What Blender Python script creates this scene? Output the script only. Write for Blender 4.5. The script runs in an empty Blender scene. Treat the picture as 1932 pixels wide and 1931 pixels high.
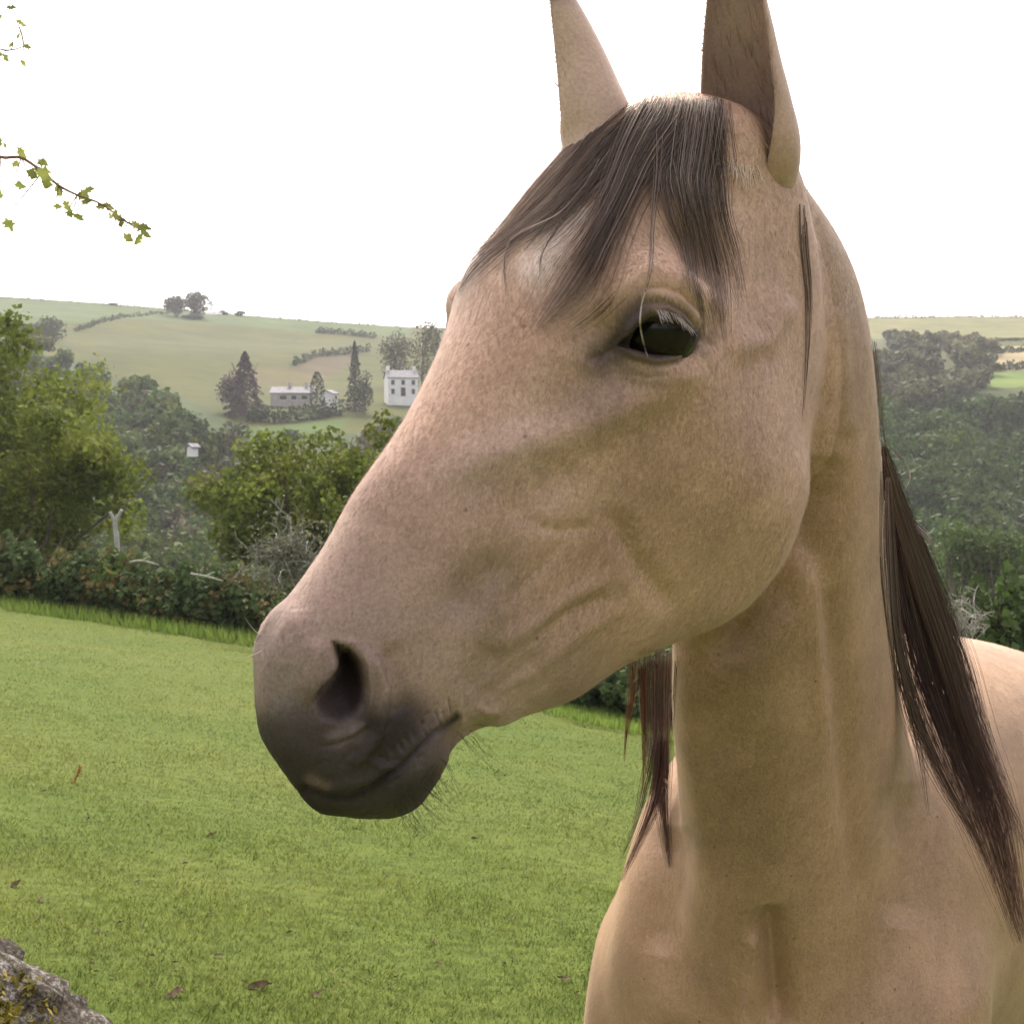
import bpy, bmesh, math, random
import numpy as np
from mathutils import Vector, Matrix

random.seed(7)
rng = np.random.default_rng(7)
scene = bpy.context.scene
COL = scene.collection

# ------------------------------------------------------------------ camera
CAM_Z = 1.6
PITCH = math.atan(166.0 / 2400.0)
cam_data = bpy.data.cameras.new("camera")
cam_data.sensor_width = 36.0
cam_data.lens = 36.0 * 2400.0 / 1932.0
cam_data.clip_start = 0.05
cam_data.clip_end = 6000.0
cam_data.dof.use_dof = True
cam_data.dof.focus_distance = 1.0
cam_data.dof.aperture_fstop = 38.0
cam = bpy.data.objects.new("camera", cam_data)
cam.location = (0, 0, CAM_Z)
cam.rotation_euler = (math.pi / 2 - PITCH, 0, 0)
COL.objects.link(cam)
scene.camera = cam

# ------------------------------------------------------------------ world and sun
SUN_EL, SUN_AZ = math.radians(50), math.radians(-8)      # azimuth measured from +Y towards +X
world = bpy.data.worlds.new("World")
scene.world = world
world.use_nodes = True
wn, wl = world.node_tree.nodes, world.node_tree.links
wn.clear()
sky = wn.new("ShaderNodeTexSky")
sky.sky_type = 'NISHITA'
sky.sun_disc = False
sky.sun_elevation = SUN_EL
sky.sun_rotation = SUN_AZ
sky.altitude = 100
sky.air_density = 1.0
sky.dust_density = 4.0
sky.ozone_density = 1.0
hs = wn.new("ShaderNodeHueSaturation")
hs.inputs["Saturation"].default_value = 0.28              # thin overcast: the blue is mostly gone
bg = wn.new("ShaderNodeBackground")
bg.inputs["Strength"].default_value = 0.15
wo = wn.new("ShaderNodeOutputWorld")
wl.new(sky.outputs[0], hs.inputs["Color"])
wm = wn.new("ShaderNodeMix"); wm.data_type = 'RGBA'; wm.blend_type = 'MULTIPLY'; wm.inputs[0].default_value = 1
wm.inputs[7].default_value = (1.065, .972, .945, 1)          # slightly warm evening cloud
wl.new(hs.outputs[0], wm.inputs[6]); wl.new(wm.outputs[2], bg.inputs["Color"])
wl.new(bg.outputs[0], wo.inputs["Surface"])

sun_data = bpy.data.lights.new("sun", 'SUN')
sun_data.energy = 1.5
sun_data.angle = math.radians(14)
sun_data.color = (1.0, 0.88, 0.70)
sun = bpy.data.objects.new("sun", sun_data)
sdir = Vector((math.sin(SUN_AZ) * math.cos(SUN_EL), math.cos(SUN_AZ) * math.cos(SUN_EL), math.sin(SUN_EL)))
sun.rotation_euler = sdir.to_track_quat('Z', 'Y').to_euler()
sun.location = (0, 0, 30)
COL.objects.link(sun)

scene.view_settings.view_transform = 'Standard'
scene.view_settings.look = 'None'
scene.view_settings.exposure = 1.50
scene.view_settings.gamma = 1.0
scene.view_settings.use_curve_mapping = False
scene.render.engine = 'CYCLES'

# ------------------------------------------------------------------ helpers
FPX = 2400.0
def to_px(P):
    """world points -> (x, y) on a 1932 px wide picture plane, and depth"""
    P = np.asarray(P, float)
    x = P[..., 0]; y = P[..., 1]; z = P[..., 2] - CAM_Z
    d = y * math.cos(PITCH) - z * math.sin(PITCH)
    up = y * math.sin(PITCH) + z * math.cos(PITCH)
    return 966 + FPX * x / d, 966 - FPX * up / d, d
def ray(px, py):
    a = (np.asarray(px, float) - 966) / FPX; b = (966 - np.asarray(py, float)) / FPX
    return np.stack([a, math.cos(PITCH) + b * math.sin(PITCH), b * math.cos(PITCH) - math.sin(PITCH)], -1)
def at(px, py, Y):
    """world point at distance Y (world y) seen at picture position (px, py)"""
    r = ray(px, py); r = r * (Y / r[..., 1:2] if r.ndim > 1 else Y / r[1])
    return r + np.array([0, 0, CAM_Z])

def tag(o, label=None, cat=None, group=None, kind=None):
    if label: o["label"] = label
    if cat: o["category"] = cat
    if group: o["group"] = group
    if kind: o["kind"] = kind
    return o
def empty(name, loc=(0, 0, 0)):
    o = bpy.data.objects.new(name, None); o.location = loc; COL.objects.link(o); return o
def mesh_np(name, V, T, mat=None, parent=None, smooth=False, quads=False, cols=None, mats=None, midx=None, loc=None):
    """mesh object from numpy vertices and a triangle (or quad) index array"""
    V = np.ascontiguousarray(V, np.float32).reshape(-1, 3); T = np.ascontiguousarray(T, np.int32)
    k = T.shape[1]
    me = bpy.data.meshes.new(name)
    me.vertices.add(len(V)); me.vertices.foreach_set("co", V.ravel())
    me.loops.add(T.size); me.loops.foreach_set("vertex_index", T.ravel())
    me.polygons.add(len(T)); me.polygons.foreach_set("loop_start", np.arange(0, T.size, k, dtype=np.int32))
    if mats:
        for m in mats: me.materials.append(m)
        me.polygons.foreach_set("material_index", np.asarray(midx, np.int32))
    elif mat: me.materials.append(mat)
    me.polygons.foreach_set("use_smooth", np.full(len(T), smooth))
    me.update(calc_edges=True)
    if cols is not None:
        ca = me.color_attributes.new("tint", 'FLOAT_COLOR', 'POINT')
        c4 = np.ones((len(V), 4), np.float32); c4[:, :3] = cols
        ca.data.foreach_set("color", c4.ravel())
    o = bpy.data.objects.new(name, me); COL.objects.link(o)
    if loc is not None: o.location = loc
    if parent: o.parent = parent
    return o

def nodemat(name):
    m = bpy.data.materials.new(name); m.use_nodes = True
    nt = m.node_tree; b = nt.nodes["Principled BSDF"]
    return m, nt, b
def N(nt, kind, **kw):
    n = nt.nodes.new(kind)
    for k, v in kw.items():
        if k in n.inputs: n.inputs[k].default_value = v
        else: setattr(n, k, v)
    return n
def ramp(nt, fac, stops):
    r = nt.nodes.new("ShaderNodeValToRGB")
    while len(r.color_ramp.elements) < len(stops): r.color_ramp.elements.new(0.5)
    for e, (p, c) in zip(r.color_ramp.elements, stops): e.position = p; e.color = (*c, 1)
    nt.links.new(fac, r.inputs[0]); return r
def noisy_mat(name, stops, scale=5.0, rough=0.8, detail=6.0, bump=0.0, bscale=None, spec=0.3, tint=False, bdist=0.01):
    m, nt, b = nodemat(name)
    tc = N(nt, "ShaderNodeTexCoord")
    no = N(nt, "ShaderNodeTexNoise", Scale=scale, Detail=detail)
    nt.links.new(tc.outputs["Object"], no.inputs["Vector"])
    r = ramp(nt, no.outputs["Fac"], stops)
    src = r.outputs[0]
    if tint:
        at_ = N(nt, "ShaderNodeAttribute", attribute_name="tint")
        mx = N(nt, "ShaderNodeMix", data_type='RGBA', blend_type='MULTIPLY'); mx.inputs[0].default_value = 1
        nt.links.new(src, mx.inputs[6]); nt.links.new(at_.outputs["Color"], mx.inputs[7]); src = mx.outputs[2]
    nt.links.new(src, b.inputs["Base Color"])
    b.inputs["Roughness"].default_value = rough
    b.inputs["Specular IOR Level"].default_value = spec
    if bump:
        n2 = N(nt, "ShaderNodeTexNoise", Scale=bscale or scale * 3, Detail=5.0)
        nt.links.new(tc.outputs["Object"], n2.inputs["Vector"])
        bp = N(nt, "ShaderNodeBump", Strength=bump, Distance=bdist)
        nt.links.new(n2.outputs["Fac"], bp.inputs["Height"]); nt.links.new(bp.outputs[0], b.inputs["Normal"])
    return m

def catmull(keys, t):
    """smooth interpolation of rows of keys (first column = parameter) at t"""
    K = np.asarray(keys, float); x = K[:, 0]; Y = K[:, 1:]
    m = np.zeros_like(Y)
    d = (Y[1:] - Y[:-1]) / (x[1:] - x[:-1])[:, None]
    h = (x[1:] - x[:-1])[:, None]
    m[1:-1] = (d[:-1] * h[1:] + d[1:] * h[:-1]) / (h[1:] + h[:-1])
    m[0] = d[0]; m[-1] = d[-1]
    t = np.clip(np.asarray(t, float), x[0], x[-1])
    i = np.clip(np.searchsorted(x, t, side='right') - 1, 0, len(x) - 2)
    hh = (x[i + 1] - x[i]); s = ((t - x[i]) / hh)[:, None]; hh = hh[:, None]
    return ((2*s**3 - 3*s**2 + 1) * Y[i] + (s**3 - 2*s**2 + s) * hh * m[i]
            + (-2*s**3 + 3*s**2) * Y[i + 1] + (s**3 - s**2) * hh * m[i + 1])

def close_tube(R):
    """R: rings (n, k, 3) -> vertices, faces (tris) of a closed tube"""
    n, k, _ = R.shape
    V = [R.reshape(-1, 3), R[0].mean(0)[None], R[-1].mean(0)[None]]
    i, j = np.meshgrid(np.arange(n - 1), np.arange(k), indexing='ij')
    a = i * k + j; b = i * k + (j + 1) % k; c = a + k; d = b + k
    T = np.concatenate([np.stack([a, b, d], -1).reshape(-1, 3), np.stack([a, d, c], -1).reshape(-1, 3)])
    jj = np.arange(k)
    T0 = np.stack([np.full(k, n * k), (jj + 1) % k, jj], -1)
    T1 = np.stack([np.full(k, n * k + 1), (n - 1) * k + jj, (n - 1) * k + (jj + 1) % k], -1)
    return np.concatenate(V), np.concatenate([T, T0, T1])

def ring_tube(keys, n, k=64, ex=2.0):
    """keys rows: t, cx, cy, cz, dx, dy, dz (dorsal direction), r_dorsal, r_ventral, r_lateral"""
    t = np.linspace(keys[0][0], keys[-1][0], n); S = catmull(keys, t)
    C = S[:, :3]; D = S[:, 3:6]
    A = np.gradient(C, axis=0); A /= np.linalg.norm(A, axis=1)[:, None]
    D = D - (D * A).sum(1)[:, None] * A; D /= np.linalg.norm(D, axis=1)[:, None]
    L = np.cross(D, A)
    th = np.linspace(0, 2 * np.pi, k, endpoint=False); c = np.cos(th); s = np.sin(th)
    c_ = np.sign(c) * np.abs(c) ** (2 / ex); s_ = np.sign(s) * np.abs(s) ** (2 / ex)
    rd = np.where(c[None] >= 0, S[:, 6:7], S[:, 7:8])
    return C[:, None] + D[:, None] * (rd * c_)[..., None] + L[:, None] * (S[:, 8:9] * s_)[..., None]


# ====================================================================== LAND
def interp(x, xs, ys): return np.interp(x, xs, ys)
CREST = ([-2000, -400, 0, 200, 400, 600, 780, 966, 1300, 1640, 1800, 1932, 2400, 4000], [540, 548, 562, 575, 592, 608, 620, 622, 612, 602, 600, 600, 592, 590])
HB = ([-1500, -600, 0, 200, 480, 800, 1100, 1250, 1700, 1932, 3000], [22.5, 22.5, 22.0, 21.5, 20.2, 17.5, 15.0, 14.2, 13.0, 12.8, 12.5])   # distance of the hedge foot
PA, PB = .114, .11
def plane(x, y): return -PA * y - PB * x
def terrain(x, y):
    x = np.asarray(x, float); y = np.asarray(y, float)
    a = x / np.maximum(y, 8); px = 966 + 2400 * a
    yh = interp(px, *HB)
    zp = plane(x, y)
    zh = plane(a * yh, yh)
    ec = (800 - interp(px, *CREST)) / 2400
    zc = 1.6 + ec * 600
    zf = -9.6 + 2.0 * np.sin(a * 9)
    far = zf + (y - 180) * (zc - zf) / 420
    far = np.where(y > 600, zc - (y - 600) * .05, far)
    val = zh + (-17 - zh) * sstep0(yh - 3, 62, y)
    k = sstep0(110, 210, y)
    z = val * (1 - k) + np.maximum(far, -17) * k
    und = (1.6 * np.sin(x * .021 + y * .013) + .9 * np.sin(x * .05 - y * .031)) * sstep0(60, 200, y) * (1 - sstep0(480, 590, y))
    return np.where(y < yh + 1.5, zp, z + und)
def sstep0(a, b, x):
    t = np.clip((x - a) / (b - a), 0, 1); return t * t * (3 - 2 * t)
def grid_faces(n, m):
    i, j = np.meshgrid(np.arange(n - 1), np.arange(m - 1), indexing='ij'); a = i * m + j
    return np.stack([a, a + 1, a + m + 1, a + m], -1).reshape(-1, 4)

# near field, one sheet with gentle lumps
def lump(x, y):
    return (.018 * np.sin(x * 2.1 + 1.3 * np.sin(y * 1.1)) * np.sin(y * 1.7 + .6) + .010 * np.sin(x * 5.3 + y * 2.2) * np.sin(y * 4.1 - x) + .05 * np.sin(x * .5 + 1) * np.sin(y * .35))
gx = np.linspace(-34, 34, 341); gy = np.concatenate([np.linspace(-30, 2, 50), np.linspace(2.1, 27, 240)])
GX, GY = np.meshgrid(gx, gy)
Z = plane(GX, GY) + lump(GX, GY) * (GY > 2.2)
m_field, nt, b = nodemat("pasture_soil_and_grass")
tc = N(nt, "ShaderNodeTexCoord")
mpn = N(nt, "ShaderNodeMapping"); mpn.inputs["Scale"].default_value = (1, 2.2, 1); nt.links.new(tc.outputs["Object"], mpn.inputs[0])
n1 = N(nt, "ShaderNodeTexNoise", Scale=.45, Detail=6.0); nt.links.new(tc.outputs["Object"], n1.inputs["Vector"])
n2 = N(nt, "ShaderNodeTexNoise", Scale=7.0, Detail=8.0, Roughness=.7); nt.links.new(mpn.outputs[0], n2.inputs["Vector"])
r1 = ramp(nt, n1.outputs["Fac"], [(.3, (.074, .110, .022)), (.7, (.100, .126, .030))])
r2 = ramp(nt, n2.outputs["Fac"], [(.25, (.45, .50, .40)), (.5, (.95, .97, .9)), (.75, (1.35, 1.25, 1.1))])
mx = N(nt, "ShaderNodeMix", data_type='RGBA', blend_type='MULTIPLY'); mx.inputs[0].default_value = 1
nt.links.new(r1.outputs[0], mx.inputs[6]); nt.links.new(r2.outputs[0], mx.inputs[7]); nt.links.new(mx.outputs[2], b.inputs["Base Color"])
b.inputs["Roughness"].default_value = .95; b.inputs["Specular IOR Level"].default_value = .1
bp = N(nt, "ShaderNodeBump", Strength=.7, Distance=.02); nt.links.new(n2.outputs["Fac"], bp.inputs["Height"]); nt.links.new(bp.outputs[0], b.inputs["Normal"])
FF = grid_faces(*GX.shape); cxf, cyf = GX.ravel()[FF].mean(1), GY.ravel()[FF].mean(1)
FF = FF[cyf < interp(966 + 2400 * cxf / np.maximum(cyf, 8), *HB) + 2.2]
fld = mesh_np("field", np.stack([GX, GY, Z], -1), FF, m_field, smooth=True); tag(fld, kind="structure")

# valley and far hill, one fan-shaped sheet
av = np.linspace(-1.3, 1.3, 560); yv = np.concatenate([np.linspace(13.5, 60, 40), np.linspace(62, 180, 50), np.linspace(182, 604, 210), np.linspace(615, 2600, 30)])
AA, YY = np.meshgrid(av, yv); XX = AA * YY
ZZ = terrain(XX, YY) - .35 * (YY < 30)
SX, SY, _ = to_px(np.stack([XX, YY, ZZ], -1))
def seg_d(x, y, pts):
    P = np.asarray(pts, float); best = np.full(x.shape, 1e9)
    for a, b in zip(P[:-1], P[1:]):
        ab = b - a; t = np.clip(((x - a[0]) * ab[0] + (y - a[1]) * ab[1]) / (ab @ ab), 0, 1)
        best = np.minimum(best, np.hypot(x - a[0] - t * ab[0], y - a[1] - t * ab[1]))
    return best
def in_poly(x, y, P):
    ins = np.zeros(x.shape, bool); Q = list(P) + [P[0]]
    for (x1, y1), (x2, y2) in zip(Q[:-1], Q[1:]):
        ins ^= ((y1 > y) != (y2 > y)) & (x < (x2 - x1) * (y - y1) / (y2 - y1 + 1e-9) + x1)
    return ins
tint = np.ones(XX.shape + (3,)) * np.array([.062, .074, .018])
def fieldcol(P, c): tint[in_poly(SX, SY, P)] = c
fieldcol([(-900, 600), (130, 680), (230, 720), (330, 740), (420, 790), (560, 830), (700, 812), (900, 740), (1500, 735), (1800, 738), (2900, 725), (2900, 1500), (-900, 1500)], (.05, .075, .03))  # dark green under the woods, so gaps between crowns read shaded
fieldcol([(1560, 640), (1700, 622), (1860, 628), (1850, 690), (1800, 715), (1560, 740)], (.07, .085, .04))
fieldcol([(-600, 520), (0, 560), (780, 615), (780, 640), (600, 628), (420, 612), (240, 602), (150, 610), (-600, 600)], (.062, .100, .034))
fieldcol([(540, 700), (600, 672), (700, 655), (640, 705), (580, 722), (440, 730)], (.075, .064, .034))
fieldcol([(440, 700), (520, 690), (640, 722), (520, 735)], (.082, .078, .028))
fieldcol([(440, 812), (560, 798), (660, 790), (640, 812), (520, 830), (420, 830)], (.06, .10, .028))
fieldcol([(1500, 590), (2600, 560), (2600, 640), (1860, 640), (1640, 640)], (.14, .145, .06))
fieldcol([(1830, 655), (2600, 640), (2600, 700), (1836, 700)], (.28, .235, .135))
fieldcol([(1800, 702), (2600, 690), (2600, 728), (1800, 732)], (.11, .17, .045))
tint[YY < 150] = (.06, .08, .03)
m_hill, nt, b = nodemat("hill_pasture")
at_ = N(nt, "ShaderNodeAttribute", attribute_name="tint"); tc = N(nt, "ShaderNodeTexCoord")
n2 = N(nt, "ShaderNodeTexNoise", Scale=.06, Detail=9.0, Roughness=.65); nt.links.new(tc.outputs["Object"], n2.inputs["Vector"])
r2 = ramp(nt, n2.outputs["Fac"], [(.3, (.62, .70, .72)), (.7, (1.30, 1.2, 1.1))])
mx = N(nt, "ShaderNodeMix", data_type='RGBA', blend_type='MULTIPLY'); mx.inputs[0].default_value = 1
nt.links.new(at_.outputs["Color"], mx.inputs[6]); nt.links.new(r2.outputs[0], mx.inputs[7]); nt.links.new(mx.outputs[2], b.inputs["Base Color"])
b.inputs["Roughness"].default_value = .95; b.inputs["Specular IOR Level"].default_value = .1
hill = mesh_np("hillside", np.stack([XX, YY, ZZ], -1), grid_faces(*XX.shape), m_hill, cols=tint.reshape(-1, 3), smooth=True); tag(hill, kind="structure")

# ---------------------------------------------------------------- foliage building
def foliage_mat(name, c1, c2, transl=.35, rough=.6, scale=.8):
    m, nt, b = nodemat(name)
    tc = N(nt, "ShaderNodeTexCoord"); geo = N(nt, "ShaderNodeNewGeometry")
    at_ = N(nt, "ShaderNodeAttribute", attribute_name="tint")
    no = N(nt, "ShaderNodeTexNoise", Scale=scale, Detail=3.0); nt.links.new(tc.outputs["Object"], no.inputs["Vector"])
    r = ramp(nt, no.outputs["Fac"], [(.3, c1), (.7, c2)])
    mx = N(nt, "ShaderNodeMix", data_type='RGBA', blend_type='MULTIPLY'); mx.inputs[0].default_value = 1
    nt.links.new(r.outputs[0], mx.inputs[6]); nt.links.new(at_.outputs["Color"], mx.inputs[7])
    nt.links.new(mx.outputs[2], b.inputs["Base Color"]); b.inputs["Roughness"].default_value = rough; b.inputs["Specular IOR Level"].default_value = .08
    tr = N(nt, "ShaderNodeBsdfTranslucent"); nt.links.new(mx.outputs[2], tr.inputs[0])
    ms = N(nt, "ShaderNodeMixShader"); ms.inputs[0].default_value = transl
    out = nt.nodes["Material Output"]; nt.links.new(b.outputs[0], ms.inputs[1]); nt.links.new(tr.outputs[0], ms.inputs[2]); nt.links.new(ms.outputs[0], out.inputs[0])
    return m
M_DARK = foliage_mat("foliage_dark", (.030, .052, .020), (.058, .085, .030))
M_MID = foliage_mat("foliage_mid", (.045, .078, .022), (.085, .125, .036))
M_YEL = foliage_mat("foliage_yellow_green", (.085, .125, .022), (.165, .190, .036), .45)
M_GREY = foliage_mat("foliage_grey_brown", (.070, .068, .045), (.105, .105, .060))
M_PURP = foliage_mat("foliage_copper", (.062, .050, .048), (.090, .072, .062))
M_CONI = foliage_mat("foliage_conifer", (.040, .055, .034), (.065, .082, .045), .15)
M_BARK = noisy_mat("bark", [(.3, (.06, .045, .035)), (.7, (.16, .13, .10))], scale=6, bump=.5)
M_TWIG = noisy_mat("pale_twig", [(.3, (.22, .21, .18)), (.7, (.42, .40, .35))], scale=20)

def leaf_faces(C, Nn, size, jit=.9, aspect=1.0, cols=None):
    """small four-sided leaves at C facing roughly Nn"""
    n = len(C)
    Nn = Nn + jit * rng.standard_normal((n, 3)); Nn /= np.linalg.norm(Nn, axis=1)[:, None]
    r = rng.standard_normal((n, 3)); A = np.cross(Nn, r); A /= np.linalg.norm(A, axis=1)[:, None]; B = np.cross(Nn, A)
    s = (size * rng.uniform(.6, 1.35, n))[:, None]
    V_ = np.stack([C - A * s * .5, C + B * s * .38 * aspect + A * s * .02, C + A * s * .55, C - B * s * .38 * aspect], 1).reshape(-1, 3)
    T_ = np.arange(n * 4).reshape(-1, 4)
    return V_, T_
def crown_points(n, rx, rz, lobes=14, shape='round', seed=0):
    """points through an uneven crown of overlapping lobes, base at z=0, top at 2*rz"""
    g = np.random.default_rng(seed)
    if shape == 'cone':
        z = g.random(n) ** 1.5; lay = np.floor(z * 9) / 9; rr = (1.02 - z) ** .8 * (0.62 + .38 * (1 - (z * 9 % 1))) * g.uniform(.72, 1.0, n) ** .5
        th = g.random(n) * 6.283; rr = rr * (1 + .16 * np.sin(th * 3 + lay * 20))
        P = np.stack([rr * rx * np.cos(th), rr * rx * np.sin(th), z * 2 * rz], 1)
        Nn = np.stack([np.cos(th), np.sin(th), np.full(n, .5)], 1); return P, Nn, np.ones(n)
    if shape == 'column':
        z = g.random(n); rr = np.sin(np.clip(z * .9 + .08, 0, 1) * np.pi) ** .6 * g.uniform(.6, 1, n) ** .4; th = g.random(n) * 6.283
        P = np.stack([rr * rx * np.cos(th), rr * rx * np.sin(th), z * 2 * rz], 1)
        return P, np.stack([np.cos(th), np.sin(th), np.full(n, .4)], 1), np.ones(n)
    lobes = int(lobes * 1.7) if n < 5000 else 60
    d = g.standard_normal((lobes, 3)); d /= np.linalg.norm(d, axis=1)[:, None]
    ctr = d * g.uniform(.30, .72, (lobes, 1))
    rad = g.uniform(.22, .46, lobes) * (1 if n < 5000 else .62)
    if n >= 5000: ctr = d * g.uniform(.25, .98, (lobes, 1)) ** .7; ctr[:, 2] *= .92
    li = g.choice(lobes, n, p=rad ** 2 / (rad ** 2).sum())
    dd = g.standard_normal((n, 3)); dd /= np.linalg.norm(dd, axis=1)[:, None]
    P = ctr[li] + dd * (rad[li] * g.uniform(.35, 1.05, n) ** .5)[:, None]
    P += .035 * g.standard_normal((n, 3))
    lt = g.uniform(.70, 1.30, lobes)[li] * (.85 + .3 * g.random(n))
    P = P * np.array([rx, rx, rz]) + np.array([0, 0, rz])
    return P, dd, lt
def limbs(h, r0, spread, seed=0, nb=5):
    g = np.random.default_rng(seed); tubes = []
    def tube(p0, p1, ra, rb, k=6):
        ax = p1 - p0; L = np.linalg.norm(ax); ax = ax / L; q = np.cross(ax, [.3, .9, .2]); q /= np.linalg.norm(q); w_ = np.cross(ax, q)
        mid = (p0 + p1) / 2 + q * L * .05
        rings = [p + ra_ * (np.cos(t) * q + np.sin(t) * w_) for p, ra_ in ((p0, ra), (mid, (ra + rb) / 2), (p1, rb)) for t in np.linspace(0, 2 * np.pi, k, endpoint=False)]
        i = np.arange(2)[:, None] * k; j = np.arange(k)[None]
        T_ = np.stack([i + j, i + (j + 1) % k, i + k + (j + 1) % k, i + k + j], -1).reshape(-1, 4)
        tubes.append((np.array(rings), T_))
    z0 = np.zeros(3); top = np.array([0, 0, h * .45]); tube(z0, top, r0, r0 * .7)
    for i in range(nb):
        a = 6.283 * i / nb + g.random(); e = top + np.array([math.cos(a) * spread * .6, math.sin(a) * spread * .6, h * g.uniform(.2, .42)])
        tube(top, e, r0 * .5, r0 * .15)
    Vv, Tt, o = [], [], 0
    for v_, t_ in tubes: Vv.append(v_); Tt.append(t_ + o); o += len(v_)
    return np.concatenate(Vv), np.concatenate(Tt)
def tree(px, ytop, wpx, Y, mat, label, name="tree", cat="tree", n=1600, leaf=.45, shape='round', seed=0, ybase=None, group=None, sq=1.0, trunk=True):
    x = (px - 966) / 2400 * Y; z0 = float(terrain(x, Y))
    ztop = CAM_Z + (800 - ytop) / 2400 * Y
    if ybase is not None: zb = CAM_Z + (800 - ybase) / 2400 * Y
    else: zb = z0
    h = max(ztop - z0, 1.0) * 1.06; rx = wpx / 2400 * Y / 2 * (1.3 if shape == 'round' else 1)
    cb = max(zb - z0, .0) if ybase else -.03 * h
    P, Nn, lt = crown_points(n, rx, (h - cb) / 2, shape=shape, seed=seed)
    P[:, 2] += cb
    Vv, Tt = leaf_faces(P, Nn, leaf)
    root = empty(name, (x, Y, z0)); tag(root, label, cat, group)
    c = np.repeat((lt[:, None] * np.array([1, 1, 1.]) * rng.uniform(.8, 1.2, (n, 1))), 4, 0)
    o = mesh_np("crown", Vv, Tt, mat, parent=root, cols=c)
    if trunk:
        tv, tt = limbs(h, max(.02 * h, .05), rx, seed); mesh_np("trunk", tv, tt, M_BARK, parent=root)
    return root

# far trees that stand out
T = tree
T(339, 556, 40, 560, M_CONI, "dark rounded tree on the skyline, left one of the pair beside the white farmhouse", leaf=.9, n=1500, seed=1)
T(377, 549, 52, 556, M_CONI, "taller dark tree on the skyline, right one of the pair beside the white farmhouse", leaf=.9, n=1700, seed=2)
T(368, 596, 34, 552, M_DARK, "low dark bush at the foot of the skyline tree pair", "bush", "bush", leaf=.8, n=600, seed=3, trunk=False)
T(456, 588, 22, 592, M_DARK, "small domed bush on the skyline right of the white farmhouse", "bush", "bush", leaf=.8, n=350, seed=4, trunk=False)
T(427, 589, 18, 592, M_DARK, "small bush against the right end of the white farmhouse", "bush", "bush", leaf=.8, n=350, seed=5, trunk=False)
T(220, 576, 16, 592, M_DARK, "tiny bush on the skyline left of the tree pair", "bush", "bush", leaf=.8, n=250, seed=6, trunk=False)
T(465, 672, 92, 262, M_PURP, "big copper-dark cone-shaped tree on the hillside left of the long low house", leaf=.55, n=3200, seed=7, shape='cone', ybase=800)
T(440, 700, 50, 268, M_PURP, "shorter copper-dark tree leaning on the left of the big cone-shaped one", leaf=.5, n=1300, seed=8, ybase=780)
T(600, 707, 30, 276, M_CONI, "small dark pointed tree between the long low house and the white gable", leaf=.4, n=900, seed=9, shape='column')
T(671, 653, 46, 285, M_CONI, "tall narrow fir tree on the hillside left of the white house", leaf=.45, n=2200, seed=10, shape='cone')
T(688, 690, 36, 280, M_CONI, "dark bushy tree tucked against the right side of the narrow fir", leaf=.45, n=900, seed=11)
T(90, 598, 76, 395, M_DARK, "dark round tree high on the left slope below the skyline", leaf=.7, n=1700, seed=12)
T(40, 612, 80, 410, M_DARK, "wide dark tree at the left edge of the hillside field", leaf=.7, n=1500, seed=13)
T(748, 622, 70, 345, M_GREY, "grey-brown tree on the hill just above the white house", leaf=.6, n=1800, seed=14)
T(800, 600, 76, 330, M_GREY, "larger grey-brown tree right of the white house, beside the horse's forehead", leaf=.6, n=2000, seed=15)
T(806, 574, 40, 322, M_YEL, "pale sunlit tree top poking up beside the horse's brow", leaf=.35, n=420, seed=16, ybase=700, shape='column', trunk=False)
T(548, 808, 44, 240, M_DARK, "small round dark bush at the lower edge of the little field", "bush", "bush", leaf=.4, n=500, seed=17, trunk=False)
T(1798, 640, 26, 480, M_DARK, "small dark round tree in the pale field on the far right", leaf=.6, n=500, seed=18)
T(1876, 640, 30, 460, M_DARK, "dark round tree at the left end of the hedge in the pale right-hand field", leaf=.6, n=500, seed=19)
T(1908, 642, 34, 465, M_DARK, "dark broad tree at the right end of the hedge in the pale right-hand field", leaf=.6, n=500, seed=20)
T(1850, 996, 150, 62, M_MID, "round light green tree behind the mane on the right", leaf=.20, n=4200, seed=21, ybase=1120)
T(570, 832, 330, 33, M_YEL, "broad yellow-green hawthorn behind the horse's nose", "hawthorn_tree", leaf=.15, n=15000, seed=22, ybase=1110)
T(700, 826, 210, 31, M_YEL, "yellow-green hawthorn partly hidden by the horse's nose", "hawthorn_tree", leaf=.15, n=9000, seed=23, ybase=1120)
T(-10, 630, 330, 38, M_YEL, "tall bright green ash tree filling the left edge", "ash_tree", leaf=.17, n=17000, seed=24, ybase=1080)
T(90, 800, 290, 34, M_YEL, "lower spreading bright green tree in front of the tall ash tree", "ash_tree", leaf=.15, n=14000, seed=25, ybase=1080)

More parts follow.
